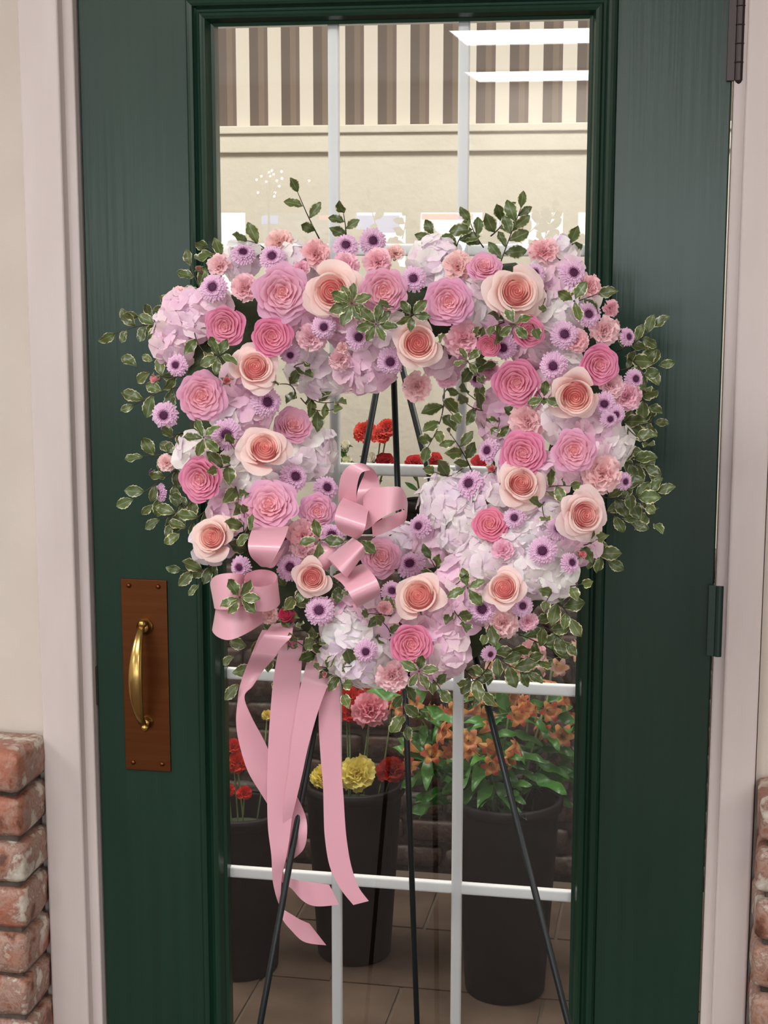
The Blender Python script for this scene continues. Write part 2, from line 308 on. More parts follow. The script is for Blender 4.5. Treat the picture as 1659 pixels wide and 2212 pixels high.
def pier(name, x, sgn, wall, label):
    top=TOPZ
    p=sbox(name,(min(x+sgn*.012,x+sgn*.75),-.012-PD+.016,0),(max(x+sgn*.012,x+sgn*.75),-.012,top-.008),M_MORTAR,bv=.003,kind=S,label=label)
    k=0; z=top-.0625/2
    while z>.02:
        half=(k%2==1); xx=x
        seq=[.1]+[.205]*3 if half else [.205]*3
        for i,ln in enumerate(seq):
            if abs(xx-x)>.6: break
            me=R.choice(BMS[4:] if ln==.1 else BMS[:4]); o=link('brick',me,p)
            o.location=(xx+sgn*ln/2+R.uniform(-.002,.002),-.012-PD/2+R.uniform(-.006,.002),z); o.rotation_euler=(R.uniform(-.02,.02)+math.pi*R.choice((0,1)),R.uniform(-.012,.012),R.uniform(-.03,.03)+math.pi*R.choice((0,1)))
            xx+=sgn*(ln+.009)
        z-=CP; k+=1
    return p
pier('trim_4',-.536,-1,wl,'worn red brick wainscot left of the door'); pier('trim_5',.527,1,wr,'worn red brick wainscot right of the door')
# ---- room behind the door
bw=sbox('wall_back',(-2.6,1.9,0),(2.2,2.0,1.815),M_CREAM,kind=S,label='cream plaster back wall seen through the glass')
def stripes():
    m=mat('striped_wallpaper',(.5,.5,.5),.7); tc=N(m,'ShaderNodeTexCoord'); sp=N(m,'ShaderNodeSeparateXYZ'); L(m,tc.outputs['Object'],sp.inputs[0])
    a=N(m,'ShaderNodeMath',operation='MULTIPLY_ADD'); a.inputs[1].default_value=1/.0835; a.inputs[2].default_value=40.0; L(m,sp.outputs['X'],a.inputs[0])
    fr=N(m,'ShaderNodeMath',operation='FRACT'); L(m,a.outputs[0],fr.inputs[0]); cr=N(m,'ShaderNodeValToRGB'); cr.color_ramp.interpolation='CONSTANT'; E=cr.color_ramp.elements
    E[0].position=0; E[0].color=(*lin((214,206,194)),1); E[1].position=.42; E[1].color=(*lin((98,86,78)),1); e=E.new(.70); e.color=(*lin((122,107,94)),1); e=E.new(.88); e.color=(*lin((110,93,86)),1)
    L(m,fr.outputs[0],cr.inputs[0]); L(m,cr.outputs[0],bsdf(m).inputs['Base Color']); return m
M_STRIPE=stripes()
sbox('wall_upper',(-2.6,1.9,1.88),(2.2,2.0,2.62),M_STRIPE,kind=S,label='taupe and cream striped wallpaper above the rail')
sbox('trim_6',(-2.6,1.885,1.815),(2.2,2.0,1.88),M_CREAM,kind=S,bv=.003,label='cream picture rail under the striped wallpaper'); sbox('trim_7',(-2.6,1.875,1.862),(2.2,1.9,1.882),M_CREAM,kind=S,bv=.003)
sbox('wall_inner_left',(-2.7,.1,0),(-2.6,2.0,2.62),M_CREAM,kind=S); sbox('wall_inner_right',(2.2,.1,0),(2.3,2.0,2.62),M_CREAM,kind=S)
led=sbox('trim_8',(-2.6,BY+.02,0),(2.2,1.9,.80),M_MORTAR,kind=S,label='brown brick ledge behind the buckets, colour darkened for shade')
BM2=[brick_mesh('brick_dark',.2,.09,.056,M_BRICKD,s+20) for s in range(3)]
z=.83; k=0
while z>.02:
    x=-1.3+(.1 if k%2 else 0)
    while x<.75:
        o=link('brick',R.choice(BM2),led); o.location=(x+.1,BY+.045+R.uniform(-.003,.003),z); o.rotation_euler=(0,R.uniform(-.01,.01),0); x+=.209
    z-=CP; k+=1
M_TILE=noise_mix(mat('floor_tile',(.3,.25,.2),.45),lin((84,68,58)),lin((108,90,76)),6,bump=.2)
fb=sbox('floor_inner',(-1.8,.1,0),(1.2,BY,.009),mat('tile_grout',lin((104,90,78)),.8),kind=S)
TM=[]
for s in range(3):
    mb=MB(); mb.box((-.149,-.149,0),(.149,.149,.012)); me=mb.mesh('tile',M_TILE,False); TM.append(me)
for i in range(-5,4):
    for j in range(5):
        o=link('tile',R.choice(TM),fb); o.location=(i*.306+(.15 if j%2 else 0),.2+j*.306,.001+R.uniform(0,.002)); o.rotation_euler=(0,0,R.uniform(-.006,.006)+R.choice((0,math.pi/2))); o.color=(1,1,1,1)
# ---- ceiling lights (reflected in the glass; back-room ones added) and shop windows behind the camera
def troffer(x0,y0,x1,y1,label,m=M_TUBE):
    t=empty('ceiling_light',((x0+x1)/2,(y0+y1)/2,2.62)); tag(t,label,'light','recessed fluorescent ceiling lights'); cx,cy=(x0+x1)/2,(y0+y1)/2
    a=MB(); w_,d_=(x1-x0)/2,(y1-y0)/2
    for (p,q) in (((-w_-.03,-d_-.03),(w_+.03,-d_)),((-w_-.03,d_),(w_+.03,d_+.03)),((-w_-.03,-d_),(-w_,d_)),((w_,-d_),(w_+.03,d_))): a.box((p[0],p[1],-.012),(q[0],q[1],0))
    a.obj('frame',M_CEIL,t,False)
    b=MB(); b.add([(-w_,-d_,-.008),(w_,-d_,-.008),(w_,d_,-.008),(-w_,d_,-.008)],[(0,3,2,1)]); b.obj('diffuser',m,t,False)
troffer(-.83,-6.85,.40,-6.15,'bright ceiling light reflected near the top right of the glass')
troffer(-1.05,-9.1,.2,-8.9+.55,'ceiling light reflected lower, below the brightest one')
for i,(x,y) in enumerate(((-2.9,-3.6),(1.5,-3.3),(-.5,-1.7),(2.9,-1.4),(-2.7,-1.2),(2.4,-6.5),(-2.9,-6.6))):
    troffer(x-.6,y-.3,x+.6,y+.3,('ceiling light over the middle of the shop, left side','ceiling light behind and right of the camera','ceiling light just in front of the green door','ceiling light near the right brick wainscot','ceiling light near the left brick wainscot','rear right ceiling light by the shop windows','rear left ceiling light by the shop windows')[i])
for x in (-1.3,.3):
    troffer(x-.6,.65,x+.6,1.2,'added unseen ceiling light behind the door, '+('left side' if x<0 else 'right side'),M_BACKFILL)  # unseen lights, added to brighten the room behind the door
# far shop front
sbox('wall_shop_front',(-4,-9.3,0),(4,-9.2,1.15),M_WALL,kind=S); sbox('wall_shop_head',(-4,-9.3,1.74),(4,-9.2,2.62),M_WALL,kind=S)
xs=[-4,-2.68,-1.98,-1.52,-.98,-.42,.3,1.1,1.9,2.7,4]
for i in range(len(xs)-1):
    a,b=xs[i],xs[i+1]
    sbox('trim_%d'%(10+i),(a-.05,-9.3,1.15),(a+.05,-9.2,1.74),M_WALL,kind=S)
    if i in (1,): continue
    wn=sbox('window_%d'%(i+1),(a+.05,-9.27,1.15),(b-.05,-9.26,1.74),M_DAY,kind=S,label='bright shop window reflected in the door glass')
M_PANEB=emit('blue_window_panel',(.25,.35,1),3.0); M_PANER=emit('red_window_panel',(1,.3,.35),2.5)
for n_,(xa,xb,za,zb_,mm_) in enumerate(((-2.62,-2.5,1.66,1.72,M_PANEB),(-1.95,-1.62,1.6,1.72,M_PANEB),(-2.2,-2.1,1.69,1.72,M_PANER),(-.92,-.78,1.5,1.72,M_PANEB),(-1.46,-1.1,1.69,1.73,M_PANER))):
    t=sbox('window_banner',(xa,-9.24,za),(xb,-9.235,zb_),mm_); tag(t,('small blue panel in the shop window, left end','wide blue panel in the shop window','tiny red panel in the shop window','tall blue panel in the right shop window','long red panel above the middle shop window')[n_],'banner','coloured panels in the shop windows')
# ================================================================== flowers
def petal(mb, th, Rr, rb, H, zb, wd, curl=0., ruff=0., close=0., cin=(1,1,1), cout=(1,1,1), rr=None, nu=8, nv=6, point=0., spiral=.05):
    rr=rr or R; ph=rr.uniform(0,6); rows=[]; cs=[]
    for i in range(nv+1):
        v=i/nv; row=[]
        for j in range(nu+1):
            u=j/nu*2-1; t=v*(1-.22*abs(u)**2.6+point*(1-abs(u))**2)
            ww=wd*(.4+.6*math.sin(math.pi/2*min(1,v*1.7))); a=th+u*ww
            r=rb+(Rr-rb)*t**.75; r-=close*Rr*max(0,t-.55)**1.3
            r*=1+spiral*u; r+=curl*max(0,t-.5)**2*3.2*(1-.3*u*u)
            z=zb+(H-zb)*math.sin(math.pi/2*min(1.1,t))-curl*max(0,t-.6)**2*3.0
            k=ruff*t**3; r+=k*math.sin(ph+u*4.5); z+=k*.8*math.cos(ph*2+u*5.5)
            row.append(Vector((r*math.cos(a),r*math.sin(a),z))); q=max(0,min(1,t)); cs.append(mixc(cin,cout,q**1.5))
        rows.append(row)
    mb.grid(rows, cs)
def rose_variant(kind, seed):
    rr=random.Random(seed); G=2.39996; spec=[]
    if kind=='peach':
        for i in range(15):
            t=i/14; spec.append(dict(th=i*G+rr.uniform(-.2,.2),Rr=.06+.49*t**1.1,rb=.04+.45*t,H=.61-.06*t+rr.uniform(-.015,.015),zb=.44-.22*t,wd=1.55-.5*t,curl=.02,ruff=.010,close=.25*(1-t)+.04,cin=mixc(lin((255,192,182)),lin((255,216,208)),t),cout=mixc(lin((255,198,192)),lin((255,226,220)),t),point=.03,spiral=.10-.04*t))
        for i in range(5):
            t=i/4; spec.append(dict(th=i*2.1+rr.uniform(-.3,.3),Rr=.60+.10*t,rb=.50,H=.60-.10*t,zb=.0,wd=1.25,curl=.05+.07*t,ruff=.018,close=.02,cin=lin((254,218,210)),cout=lin((255,234,230)),point=.04,spiral=.06))
        for i in range(7 if seed%2 else 4):
            t=i/6; spec.append(dict(th=i*G+rr.uniform(-.3,.3),Rr=.80+.20*t+rr.uniform(-.08,.08),rb=.38,H=.34-.24*t,zb=-.4,wd=.88,curl=.16+.08*t+rr.uniform(-.04,.04),ruff=.05,close=0,cin=lin((254,218,210)),cout=lin((255,236,233)),point=.07,spiral=.04))
    elif kind=='lilac':
        n=44
        for i in range(n):
            t=i/(n-1); Rr=.06+.94*t**.85; H=.48-.36*t**2.2-.04*(1-t)
            spec.append(dict(th=i*G+rr.uniform(-.35,.35),Rr=Rr*rr.uniform(.96,1.04),rb=.03+.45*t,H=H+rr.uniform(-.035,.035),zb=.24-.5*t,wd=1.0-.3*t,curl=.02+.13*max(0,t-.45),ruff=.026+.045*t,close=.16*(1-t),cin=mixc(lin((250,178,190)),lin((246,184,208)),t),cout=mixc(lin((253,204,212)),lin((240,188,222)),t**.8),point=.02,spiral=.06))
    elif kind=='deep':
        n=40
        for i in range(n):
            t=i/(n-1); Rr=.06+.94*t**.8; H=.50-.30*t**2.0-.04*(1-t)
            spec.append(dict(th=i*G+rr.uniform(-.3,.3),Rr=Rr*rr.uniform(.97,1.03),rb=.03+.45*t,H=H+rr.uniform(-.015,.015),zb=.24-.55*t,wd=1.0-.26*t,curl=.02+.08*max(0,t-.5),ruff=.02+.02*t,close=.18*(1-t),cin=mixc(lin((236,130,160)),lin((228,112,160)),t),cout=mixc(lin((252,190,206)),lin((244,158,198)),t),point=.03,spiral=.06))
    elif kind=='bud':
        n=9
        for i in range(n):
            t=i/(n-1); Rr=.1+.62*t
            spec.append(dict(th=i*G,Rr=Rr,rb=.1,H=1.15-.25*t,zb=-.6,wd=1.3-.3*t,curl=.02+.05*t,ruff=.03,close=.75-.35*t,cin=(1,1,1),cout=(1,1,1),point=.05,spiral=.08))
    out=[]; core=MB(); nc={'peach':15,'lilac':26,'deep':24,'bud':9}[kind]
    for s in spec[:nc]: petal(core,rr=rr,nu=8,nv=5,**s)
    core.lathe([(0,.42),(.14,.36),(.32,.20),(.5,.0),(.5,-.2),(.2,-.5),(0,-.6)],10,lin((240,160,165)) if kind!='bud' else (.9,.9,.9))
    core=core.mesh(kind+'_rose_centre',M_PETAL)
    for s in spec[nc:]:
        mb=MB(); petal(mb,rr=rr,nu=9,nv=6,**s); out.append(mb.mesh('petal',M_PETAL))
    cx=None
    if kind=='bud':
        c=MB(); c.lathe([(.0,-1.1),(.12,-1.05),(.15,-.8),(.42,-.55),(.5,-.3),(.42,-.05)],12,(1,1,1))
        for k in range(5): petal(c,k*1.2566,.62,.42,.5,-.45,.42,curl=.1,rr=rr,nu=4,nv=4,point=.6)
        cx=c.mesh('calyx',M_GREEN)
    return core,out,cx
ROSES={k:[rose_variant(k,s*11+i) for i in range(4)] for s,k in enumerate(('peach','lilac','deep','bud'))}
def mum_variant(seed, face=1.0):
    rr=random.Random(seed); mb=MB()
    for lay,(n,Ln,el) in enumerate(((26,1.0,.02),(26,.90,.2),(24,.76,.4),(22,.60,.62))):
        for k in range(n):
            a=2*math.pi*(k+rr.uniform(-.25,.25)+lay*.4)/n; e=el+rr.uniform(-.08,.08); ll=Ln*rr.uniform(.92,1.06); wd=.098; rows=[]; cs=[]
            ca,sa=math.cos(a),math.sin(a)
            for i in range(5):
                t=i/4; r=.12+(ll-.12)*t; z=lay*.05+math.sin(e)*r*.75-.16*t**3*ll; wv=wd*(.5,.7,.95,1.12,.62)[i]
                rows.append([Vector((ca*r-sa*wv*s,sa*r+ca*wv*s,z+(.035 if s else -.01)*(1 if t>.1 else 0))) for s in (-1,0,1)])
                cc=mixc(lin((186,110,166)),lin((232,176,212)),min(1,t*1.6)); cc=mixc(cc,lin((254,234,248)),max(0,t-.5)*1.9*.8); cs+=[cc,mixc(cc,lin((206,142,192)),.45),cc]
            mb.grid(rows,cs)
    back=[(0,-.12),(.4,-.05),(.55,.02),(.2,.1),(0,.12)]
    mb.lathe(back,12,lin((120,70,130)))
    head=mb.mesh('mum_petals',M_MUM)
    c=MB()
    c.lathe([(.41,.10),(.39,.24),(.26,.32),(.1,.33),(0,.31)],16,lin((88,30,74)))
    for k in range(70):
        r=.41*math.sqrt((k+.5)/70); a=k*2.39996; hz=.36-.5*(r-.12)**2; t=r/.36
        col=mixc(lin((128,70,84)),lin((92,28,80)),min(1,t*2.2)) if t<.35 else lin((96,34,88)); rd=.028+.012*t
        P=Vector((r*math.cos(a),r*math.sin(a),hz-.04)); tip=P+Vector((math.cos(a)*.05*t,math.sin(a)*.05*t,.07))
        rw=[[P+Vector((math.cos(q*2.094),math.sin(q*2.094),0))*rd for q in range(3)],[tip+Vector((math.cos(q*2.094),math.sin(q*2.094),0))*rd*.35 for q in range(3)]]
        c.grid(rw,col,None,True)
    return head,c.mesh('flower_centre',M_MUM)
MUMS=[mum_variant(300+i) for i in range(4)]
def carnation_variant(seed, n=26):
    rr=random.Random(seed); mb=MB()
    for k in range(n):
        q=k/(n-1); el=1.45-1.35*q; a=k*2.39996+rr.uniform(-.3,.3); ln=.62+.42*q+rr.uniform(-.06,.06); wd=.58+.1*q
        D=Vector((math.cos(a)*math.cos(el),math.sin(a)*math.cos(el),math.sin(el)*.8)); T=Vector((-math.sin(a),math.cos(a),0)); Nn=D.cross(T).normalized(); ph=rr.uniform(0,6); tw=rr.uniform(-.6,.6)
        T=(T*math.cos(tw)+Nn*math.sin(tw)).normalized(); rows=[]; cs=[]
        for i in range(5):
            t=i/4; row=[]
            for j in range(10):
                u=j/9*2-1; rad=ln*t*(1-.12*u*u)+(.04 if j%2 else -.03)*(i==4)
                wv=wd*(.12+.88*t**.8); am=.13*t*t
                row.append(D*rad*math.cos(u*.5*t)+T*u*wv+Nn*(am*math.sin(ph+u*5.2)+.05*math.sin(u*11+ph)*t*t))
                cs.append(mixc((.98,.80,.80),(1,1,1),min(1,t*1.1)))
            rows.append(row)
        mb.grid(rows,cs)
    head=mb.mesh('carnation_petals',M_PETAL)
    c=MB(); c.lathe([(0,-1.0),(.12,-.98),(.2,-.7),(.26,-.3),(.3,.0),(.2,.15)],12)
    return head,c.mesh('calyx',M_GREEN)
CARNS=[carnation_variant(400+i) for i in range(4)]
def floret_mesh(seed):
    rr=random.Random(seed); mb=MB()
    for k in range(4):
        a=k*math.pi/2+rr.uniform(-.12,.12); ca,sa=math.cos(a),math.sin(a); ln=rr.uniform(.9,1.05); lift=rr.uniform(-.05,.22); rows=[]; cs=[]
        for i in range(6):
            t=i/5; wv=(.07,.36,.58,.68,.62,.30)[i]
            row=[]
            for j in range(5):
                u=j/4*2-1; r=ln*(.04+t*.96)*(1-.13*u*u*t*t); z=.02*k+lift*t-.14*t*t+.07*u*u*t+.015*math.sin(2*u+seed+k)
                row.append(Vector((ca*r-sa*wv*u,sa*r+ca*wv*u,z))); cs.append(mixc((.93,.86,.95),(1,1,1),min(1,t*1.6)))
            rows.append(row)
        mb.grid(rows,cs)
    mb.lathe([(.09,0),(.09,.07),(.05,.11),(0,.12)],8,(.82,.78,.80))
    return mb.mesh('floret',M_HYD)
FLORETS=[floret_mesh(500+i) for i in range(6)]
def leaf_mesh(seed, m, asp=.27, serr=.028):
    rr=random.Random(seed); mb=MB(); nv=12; rows=[]; uv=[]; bend=rr.uniform(-.35,.25); tw=rr.uniform(-.5,.5); ph=rr.uniform(0,6); amp=rr.uniform(.04,.10)
    for i in range(nv+1):
        t=i/nv; wv=asp*(math.sin(math.pi*t**1.15)**.85)*(1+serr*(1 if i%2 else -1)*2)+.003
        if i in(0,nv): wv=.006
        a=bend*t; row=[]
        for u in (-1,-.78,0,.78,1):
            x=u*wv; z=abs(u)*wv*.35+amp*math.sin(t*11+ph+(u>0)*1.7)*abs(u)
            zz=z*math.cos(tw*t)+x*math.sin(tw*t); xx=x*math.cos(tw*t)-z*math.sin(tw*t)
            row.append(Vector((xx,t*math.cos(a),zz+t*math.sin(a)*.8))); uv.append((abs(u),t))
        rows.append(row)
    mb.grid(rows,(1,1,1),uv); return mb.mesh('leaf',m)
LEAVES=[leaf_mesh(600+i,M_LEAF,R.uniform(.25,.33)) for i in range(9)]
GLEAVES=[leaf_mesh(650+i,M_LEAFG,.13,0) for i in range(4)]
# ------------------------------------------------------------------ the wreath
CL=[(850,690),(720,660),(600,650),(500,710),(465,820),(475,950),(510,1080),(580,1200),(680,1300),(790,1380),(880,1400),(980,1370),(1080,1300),(1170,1190),(1235,1070),(1262,940),(1255,810),(1200,700),(1100,635),(960,650)]
def closest(px,py):
    best=(1e9,0,0)
    for i in range(len(CL)):
        ax,ay=CL[i]; bx,by=CL[(i+1)%len(CL)]; dx,dy=bx-ax,by-ay; t=max(0,min(1,((px-ax)*dx+(py-ay)*dy)/(dx*dx+dy*dy))); qx,qy=ax+dx*t,ay+dy*t; d=math.hypot(px-qx,py-qy)
        if d<best[0]: best=(d,px-qx,py-qy)
    return best
RT=158.
def Yb(py): return -.185-.125*max(-.1,min(1.1,(py-520)/960))
def surf(px,py,extra=0.):
    d,ox,oy=closest(px,py); q=math.sqrt(max(0,1-(d/RT)**2)); return Yb(py)-.085*q-extra, ox/RT, oy/RT
wreath=empty('floral_wreath',at(850,1000,-.25)); tag(wreath,'open heart-shaped wreath of pink roses, lilac mums and white hydrangea on the easel','wreath')
WL=wreath.location.copy()
def place(px,py,rpx,extra=0.,tilt=.55,face=None,jit=.1,spin=None,Y=None):
    y,ox,oy=surf(px,py,extra)
    if Y is not None: y=Y
    P=at(px,py,y); sc=rpx*dist(P)/F_
    n=(CAM-P).normalized(); fx,fy=(ox*tilt,oy*tilt)
    if face: fx,fy=face
    n=(n+_r*(fx+R.uniform(-jit,jit))-_u*(fy+R.uniform(-jit,jit))).normalized()
    q=n.to_track_quat('Z','Y'); M=q.to_matrix().to_4x4()@Matrix.Rotation(R.uniform(0,6.28) if spin is None else spin,4,'Z')
    return Matrix.Translation(P-WL)@M@Matrix.Scale(sc,4)
def colour(o,c): o.color=(*c,1)
# foam heart
fm=MB(); pts=[]
for i,(x,y) in enumerate(CL): pts.append(at(x,y,Yb(y)-.018)-WL)
rows=[]
for i,p in enumerate(pts):
    t=(pts[(i+1)%len(pts)]-pts[i-1]).normalized(); fw=Vector((0,-1,0)); fw=(fw-t*fw.dot(t)).normalized(); sd=t.cross(fw)
    rows.append([p+fw*math.cos(a*math.pi/6)*.026+sd*math.sin(a*math.pi/6)*.040 for a in range(12)])
rows.append(rows[0]); fm.grid(rows,closed=True); fo=fm.obj('foam_base',M_FOAM,wreath)
# name, x, y, r, facing
ROSE=[('lilac',609,633,61,(0,.05),1.05),('deep',488,703,44,(-.2,0),1.05),('deep',586,727,43,(0,.1),1.0),('peach',551,797,47,(.05,-.35),1),('lilac',436,856,52,(-.1,.05),1),
('lilac',632,921,41,(.25,-.35),.98),('peach',570,975,49,(.05,-.3),1),('deep',438,1034,50,(-.45,.05),1.06),('lilac',583,1095,58,(0,-.15),.98),('lilac',686,1104,39,(0,0),1),
('peach',464,1162,44,(-.35,-.1),.98),('peach',675,1247,41,(-.1,.05),.98),('lilac',822,1205,42,(.15,-.2),.98),('peach',908,1292,52,(-.1,-.15),1),('deep',887,1392,45,(.1,-.05),.96),
('peach',718,628,55,(-.05,.1),1),('lilac',829,628,50,(0,.1),.98),('lilac',969,651,52,(0,.1),1),('peach',1111,634,57,(.1,-.1),1.03),('lilac',1046,579,36,(0,-.6),.97),
('peach',903,741,52,(0,.1),.98),('deep',1142,717,34,(.2,-.3),1),('deep',1117,826,51,(0,0),1.1),('deep',1293,788,43,(.15,-.05),1.08),('peach',1243,852,53,(.05,.15),1.0),
('deep',1131,980,50,(-.05,.05),1.02),('lilac',1240,973,46,(0,.05),1),('peach',1124,1048,46,(.1,-.3),1.0),('peach',1258,1113,50,(.3,-.05),1.03),('deep',1059,1134,37,(-.2,-.2),.9),
('peach',1090,1272,44,(-.1,-.05),1.02),('deep',1058,745,26,(-.4,.3),.9)]
PRESET={'peach':'cream-pink rose','lilac':'lavender-pink rose','deep':'deep pink rose'}
def add_rose(kind,x,y,r,face,tint,extra=.022):
    core,pets,cx=R.choice(ROSES[kind]); M=place(x,y,r,extra,face=face,jit=.14)
    M=M@Matrix.Diagonal((1,1,.9,1)); o=link('rose',core,wreath,M); o['label']=PRESET[kind]
    tt=(1*R.uniform(.97,1.0),tint*R.uniform(.96,1.0),tint*R.uniform(.96,1.0))
    if kind=='peach' and R.random()<.4: tt=(1,.97,.95)
    colour(o,tt)
    for p in pets: colour(link('petal',p,o),tt)
    return o
for k,x,y,r,f,t in ROSE: add_rose(k,x,y,r*1.04,f,min(1,t*.97),.030)
MUM=[(461,622,30),(525,549,27,(0,-.8)),(588,556,28),(747,532,28,(0,-.3)),(805,521,29,(0,-.3)),(893,603,28),(382,789,24,(-.5,0)),(575,869,33),(489,938,34),(356,897,29,(-.4,0)),(347,1064,20,(-1.4,0)),(635,1031,31),(704,1055,28),(775,728,28),(844,780,30),(700,706,26),(627,765,22),(1089,749,29),(1219,723,30),(1196,790,30),(1271,680,27),(1237,591,30),(1155,591,24,(.1,-.3)),(1355,728,20,(.7,0)),(1370,819,23,(.5,0)),(1305,872,26),(1329,895,22,(.3,.1)),(1056,974,27),(1017,1046,32),(1112,1119,24),(1207,1142,26),(1172,1190,31),(1232,1216,23,(.7,0)),(907,1137,25,(-.5,-.2)),(887,1221,31),(846,1278,24),(1042,1315,32),(1128,1309,24),(1057,1412,18,(.5,.3)),(1348,1040,20,(.6,0)),(520,1225,24,(-.5,0)),(626,1226,29),(715,1159,30),(690,1319,32),(790,1407,25),(1030,818,20,(-.6,.2)),(1317,905,20)]
for m in MUM:
    x,y,r=m[:3]; h,c=R.choice(MUMS); M=place(x,y,r*1.05,.022,face=m[3] if len(m)>3 else None,tilt=.5,jit=.12)
    o=link('chrysanthemum',h,wreath,M); o['label']='lilac chrysanthemum with a dark plum eye'; k=R.uniform(.93,1.02); colour(o,(k,k*.98,k)); q=link('flower_centre',c,o); colour(q,(1,1,1))
CARN=[(605,525,32,(0,-.6)),(475,574,28,(-.5,-.4)),(386,636,19,(-.6,-.4)),(529,622,30),(682,549,33,(.2,-.5)),(651,580,18),(746,573,30,(0,-.3)),(816,565,32,(0,-.4)),(853,547,21,(.1,-.8)),(989,575,34,(0,-.4)),(671,730,33,(.2,.1)),(735,775,27,(0,.5)),(740,752,14),(900,834,34,(0,.4)),(968,811,28,(0,.4)),(1002,731,42),(1057,798,24),(1174,545,33,(0,-.7)),(1273,620,27,(.5,-.3)),(1318,666,21,(.7,0)),(1305,714,34,(.4,0)),(1243,736,28),(1354,856,33,(.5,0)),(1318,832,30,(.3,-.4)),(1140,910,40,(.1,-.2)),(1300,1024,43,(.3,0)),(656,1160,40),(655,1190,30),(582,1328,21),(1087,1188,25),(1084,1345,36,(0,.3)),(849,1459,38,(-.1,.5)),(831,1314,18),(1140,1342,22,(.3,.4)),(1060,1165,16),(360,1000,20,(-.4,0))]
for m in CARN:
    x,y,r=m[:3]; h,c=R.choice(CARNS); M=place(x,y,r*1.02,.012,face=m[3] if len(m)>3 else None,jit=.15)
    o=link('carnation',h,wreath,M); o['label']='pale pink ruffled carnation'; colour(o,lin((255,R.uniform(210,226),R.uniform(218,232)))); q=link('calyx',c,o)
BUD=[(338,818,15,(-.9,0),(247,188,190)),(490,823,15,(0,-.1),(246,170,180)),(1063,1014,14,(0,-.2),(246,160,170)),(627,1331,27,(-.6,-.2),(224,76,120)),(632,1390,19,(-.3,-.6),(246,178,196)),(1253,1196,14,(.6,.2),(244,160,170)),(700,1455,10,(0,.4),(240,170,180)),(432,585,12,(-.5,-.8),(190,140,130)),(330,1020,9,(-.5,0),(150,90,150))]
for x,y,r,f,c in BUD:
    core,pets,cx=R.choice(ROSES['bud']); M=place(x,y,r,.03,face=f); o=link('rose_bud',core,wreath,M); o['label']='small half-open pink bud'; colour(o,lin(c))
    for p in pets: colour(link('petal',p,o),lin(c))
    link('calyx',cx,o)
HY=[(405,690,58,20,'p'),(378,745,42,12,'p'),(455,660,40,10,'p'),(372,700,36,8,'w'),(520,560,40,8,'w'),(640,570,45,9,'w'),(655,690,45,10,'l'),(745,700,45,10,'l'),(700,810,52,16,'w'),(660,800,40,8,'w'),(540,890,48,14,'l'),(520,830,45,10,'l'),(500,900,40,8,'w'),(675,975,55,20,'w'),(640,1000,40,8,'w'),(560,1045,45,12,'w'),(495,1105,45,14,'p'),(510,1020,40,8,'w'),(420,980,40,10,'w'),(600,1160,45,8,'l'),(760,1365,58,20,'w'),(740,1330,40,9,'l'),(790,1425,60,22,'w'),(730,1410,40,8,'w'),(950,1400,55,18,'p'),(960,1340,50,12,'l'),(930,1440,40,10,'p'),(800,790,55,16,'p'),(770,800,45,9,'l'),(850,720,40,8,'w'),(940,560,50,16,'w'),(985,600,45,9,'w'),(1030,660,50,14,'w'),(1040,620,40,8,'w'),(1205,560,45,12,'w'),(1215,620,55,14,'p'),(1200,680,50,14,'w'),(1240,650,45,9,'w'),(1150,760,45,10,'l'),(1180,850,45,10,'l'),(1075,890,48,14,'l'),(1085,940,40,8,'l'),(1210,900,45,12,'w'),(1190,1020,45,12,'p'),(1290,920,45,10,'p'),(1220,790,40,8,'w'),(965,1085,66,26,'w'),(1010,1150,62,22,'w'),(1060,1080,50,12,'w'),(950,1165,62,20,'p'),(1050,1215,62,20,'w'),(1110,1160,55,14,'w'),(1150,1160,52,14,'w'),(1185,1235,58,20,'w'),(1130,1240,50,12,'w'),(1000,1255,52,14,'p'),(860,1165,42,10,'w'),(1180,1120,45,10,'w'),(1010,1310,50,10,'l'),(770,1310,45,9,'l'),(1110,1010,40,8,'w'),(1270,1000,45,9,'p'),(1330,960,35,7,'w'),(460,1180,40,6,'w'),(870,1340,45,8,'l'),(1080,700,40,8,'l'),(960,780,40,7,'l'),(1250,1180,38,7,'p')]
HC={'w':(255,247,247),'p':(255,228,238),'l':(250,220,232)}
nH=len(HY)
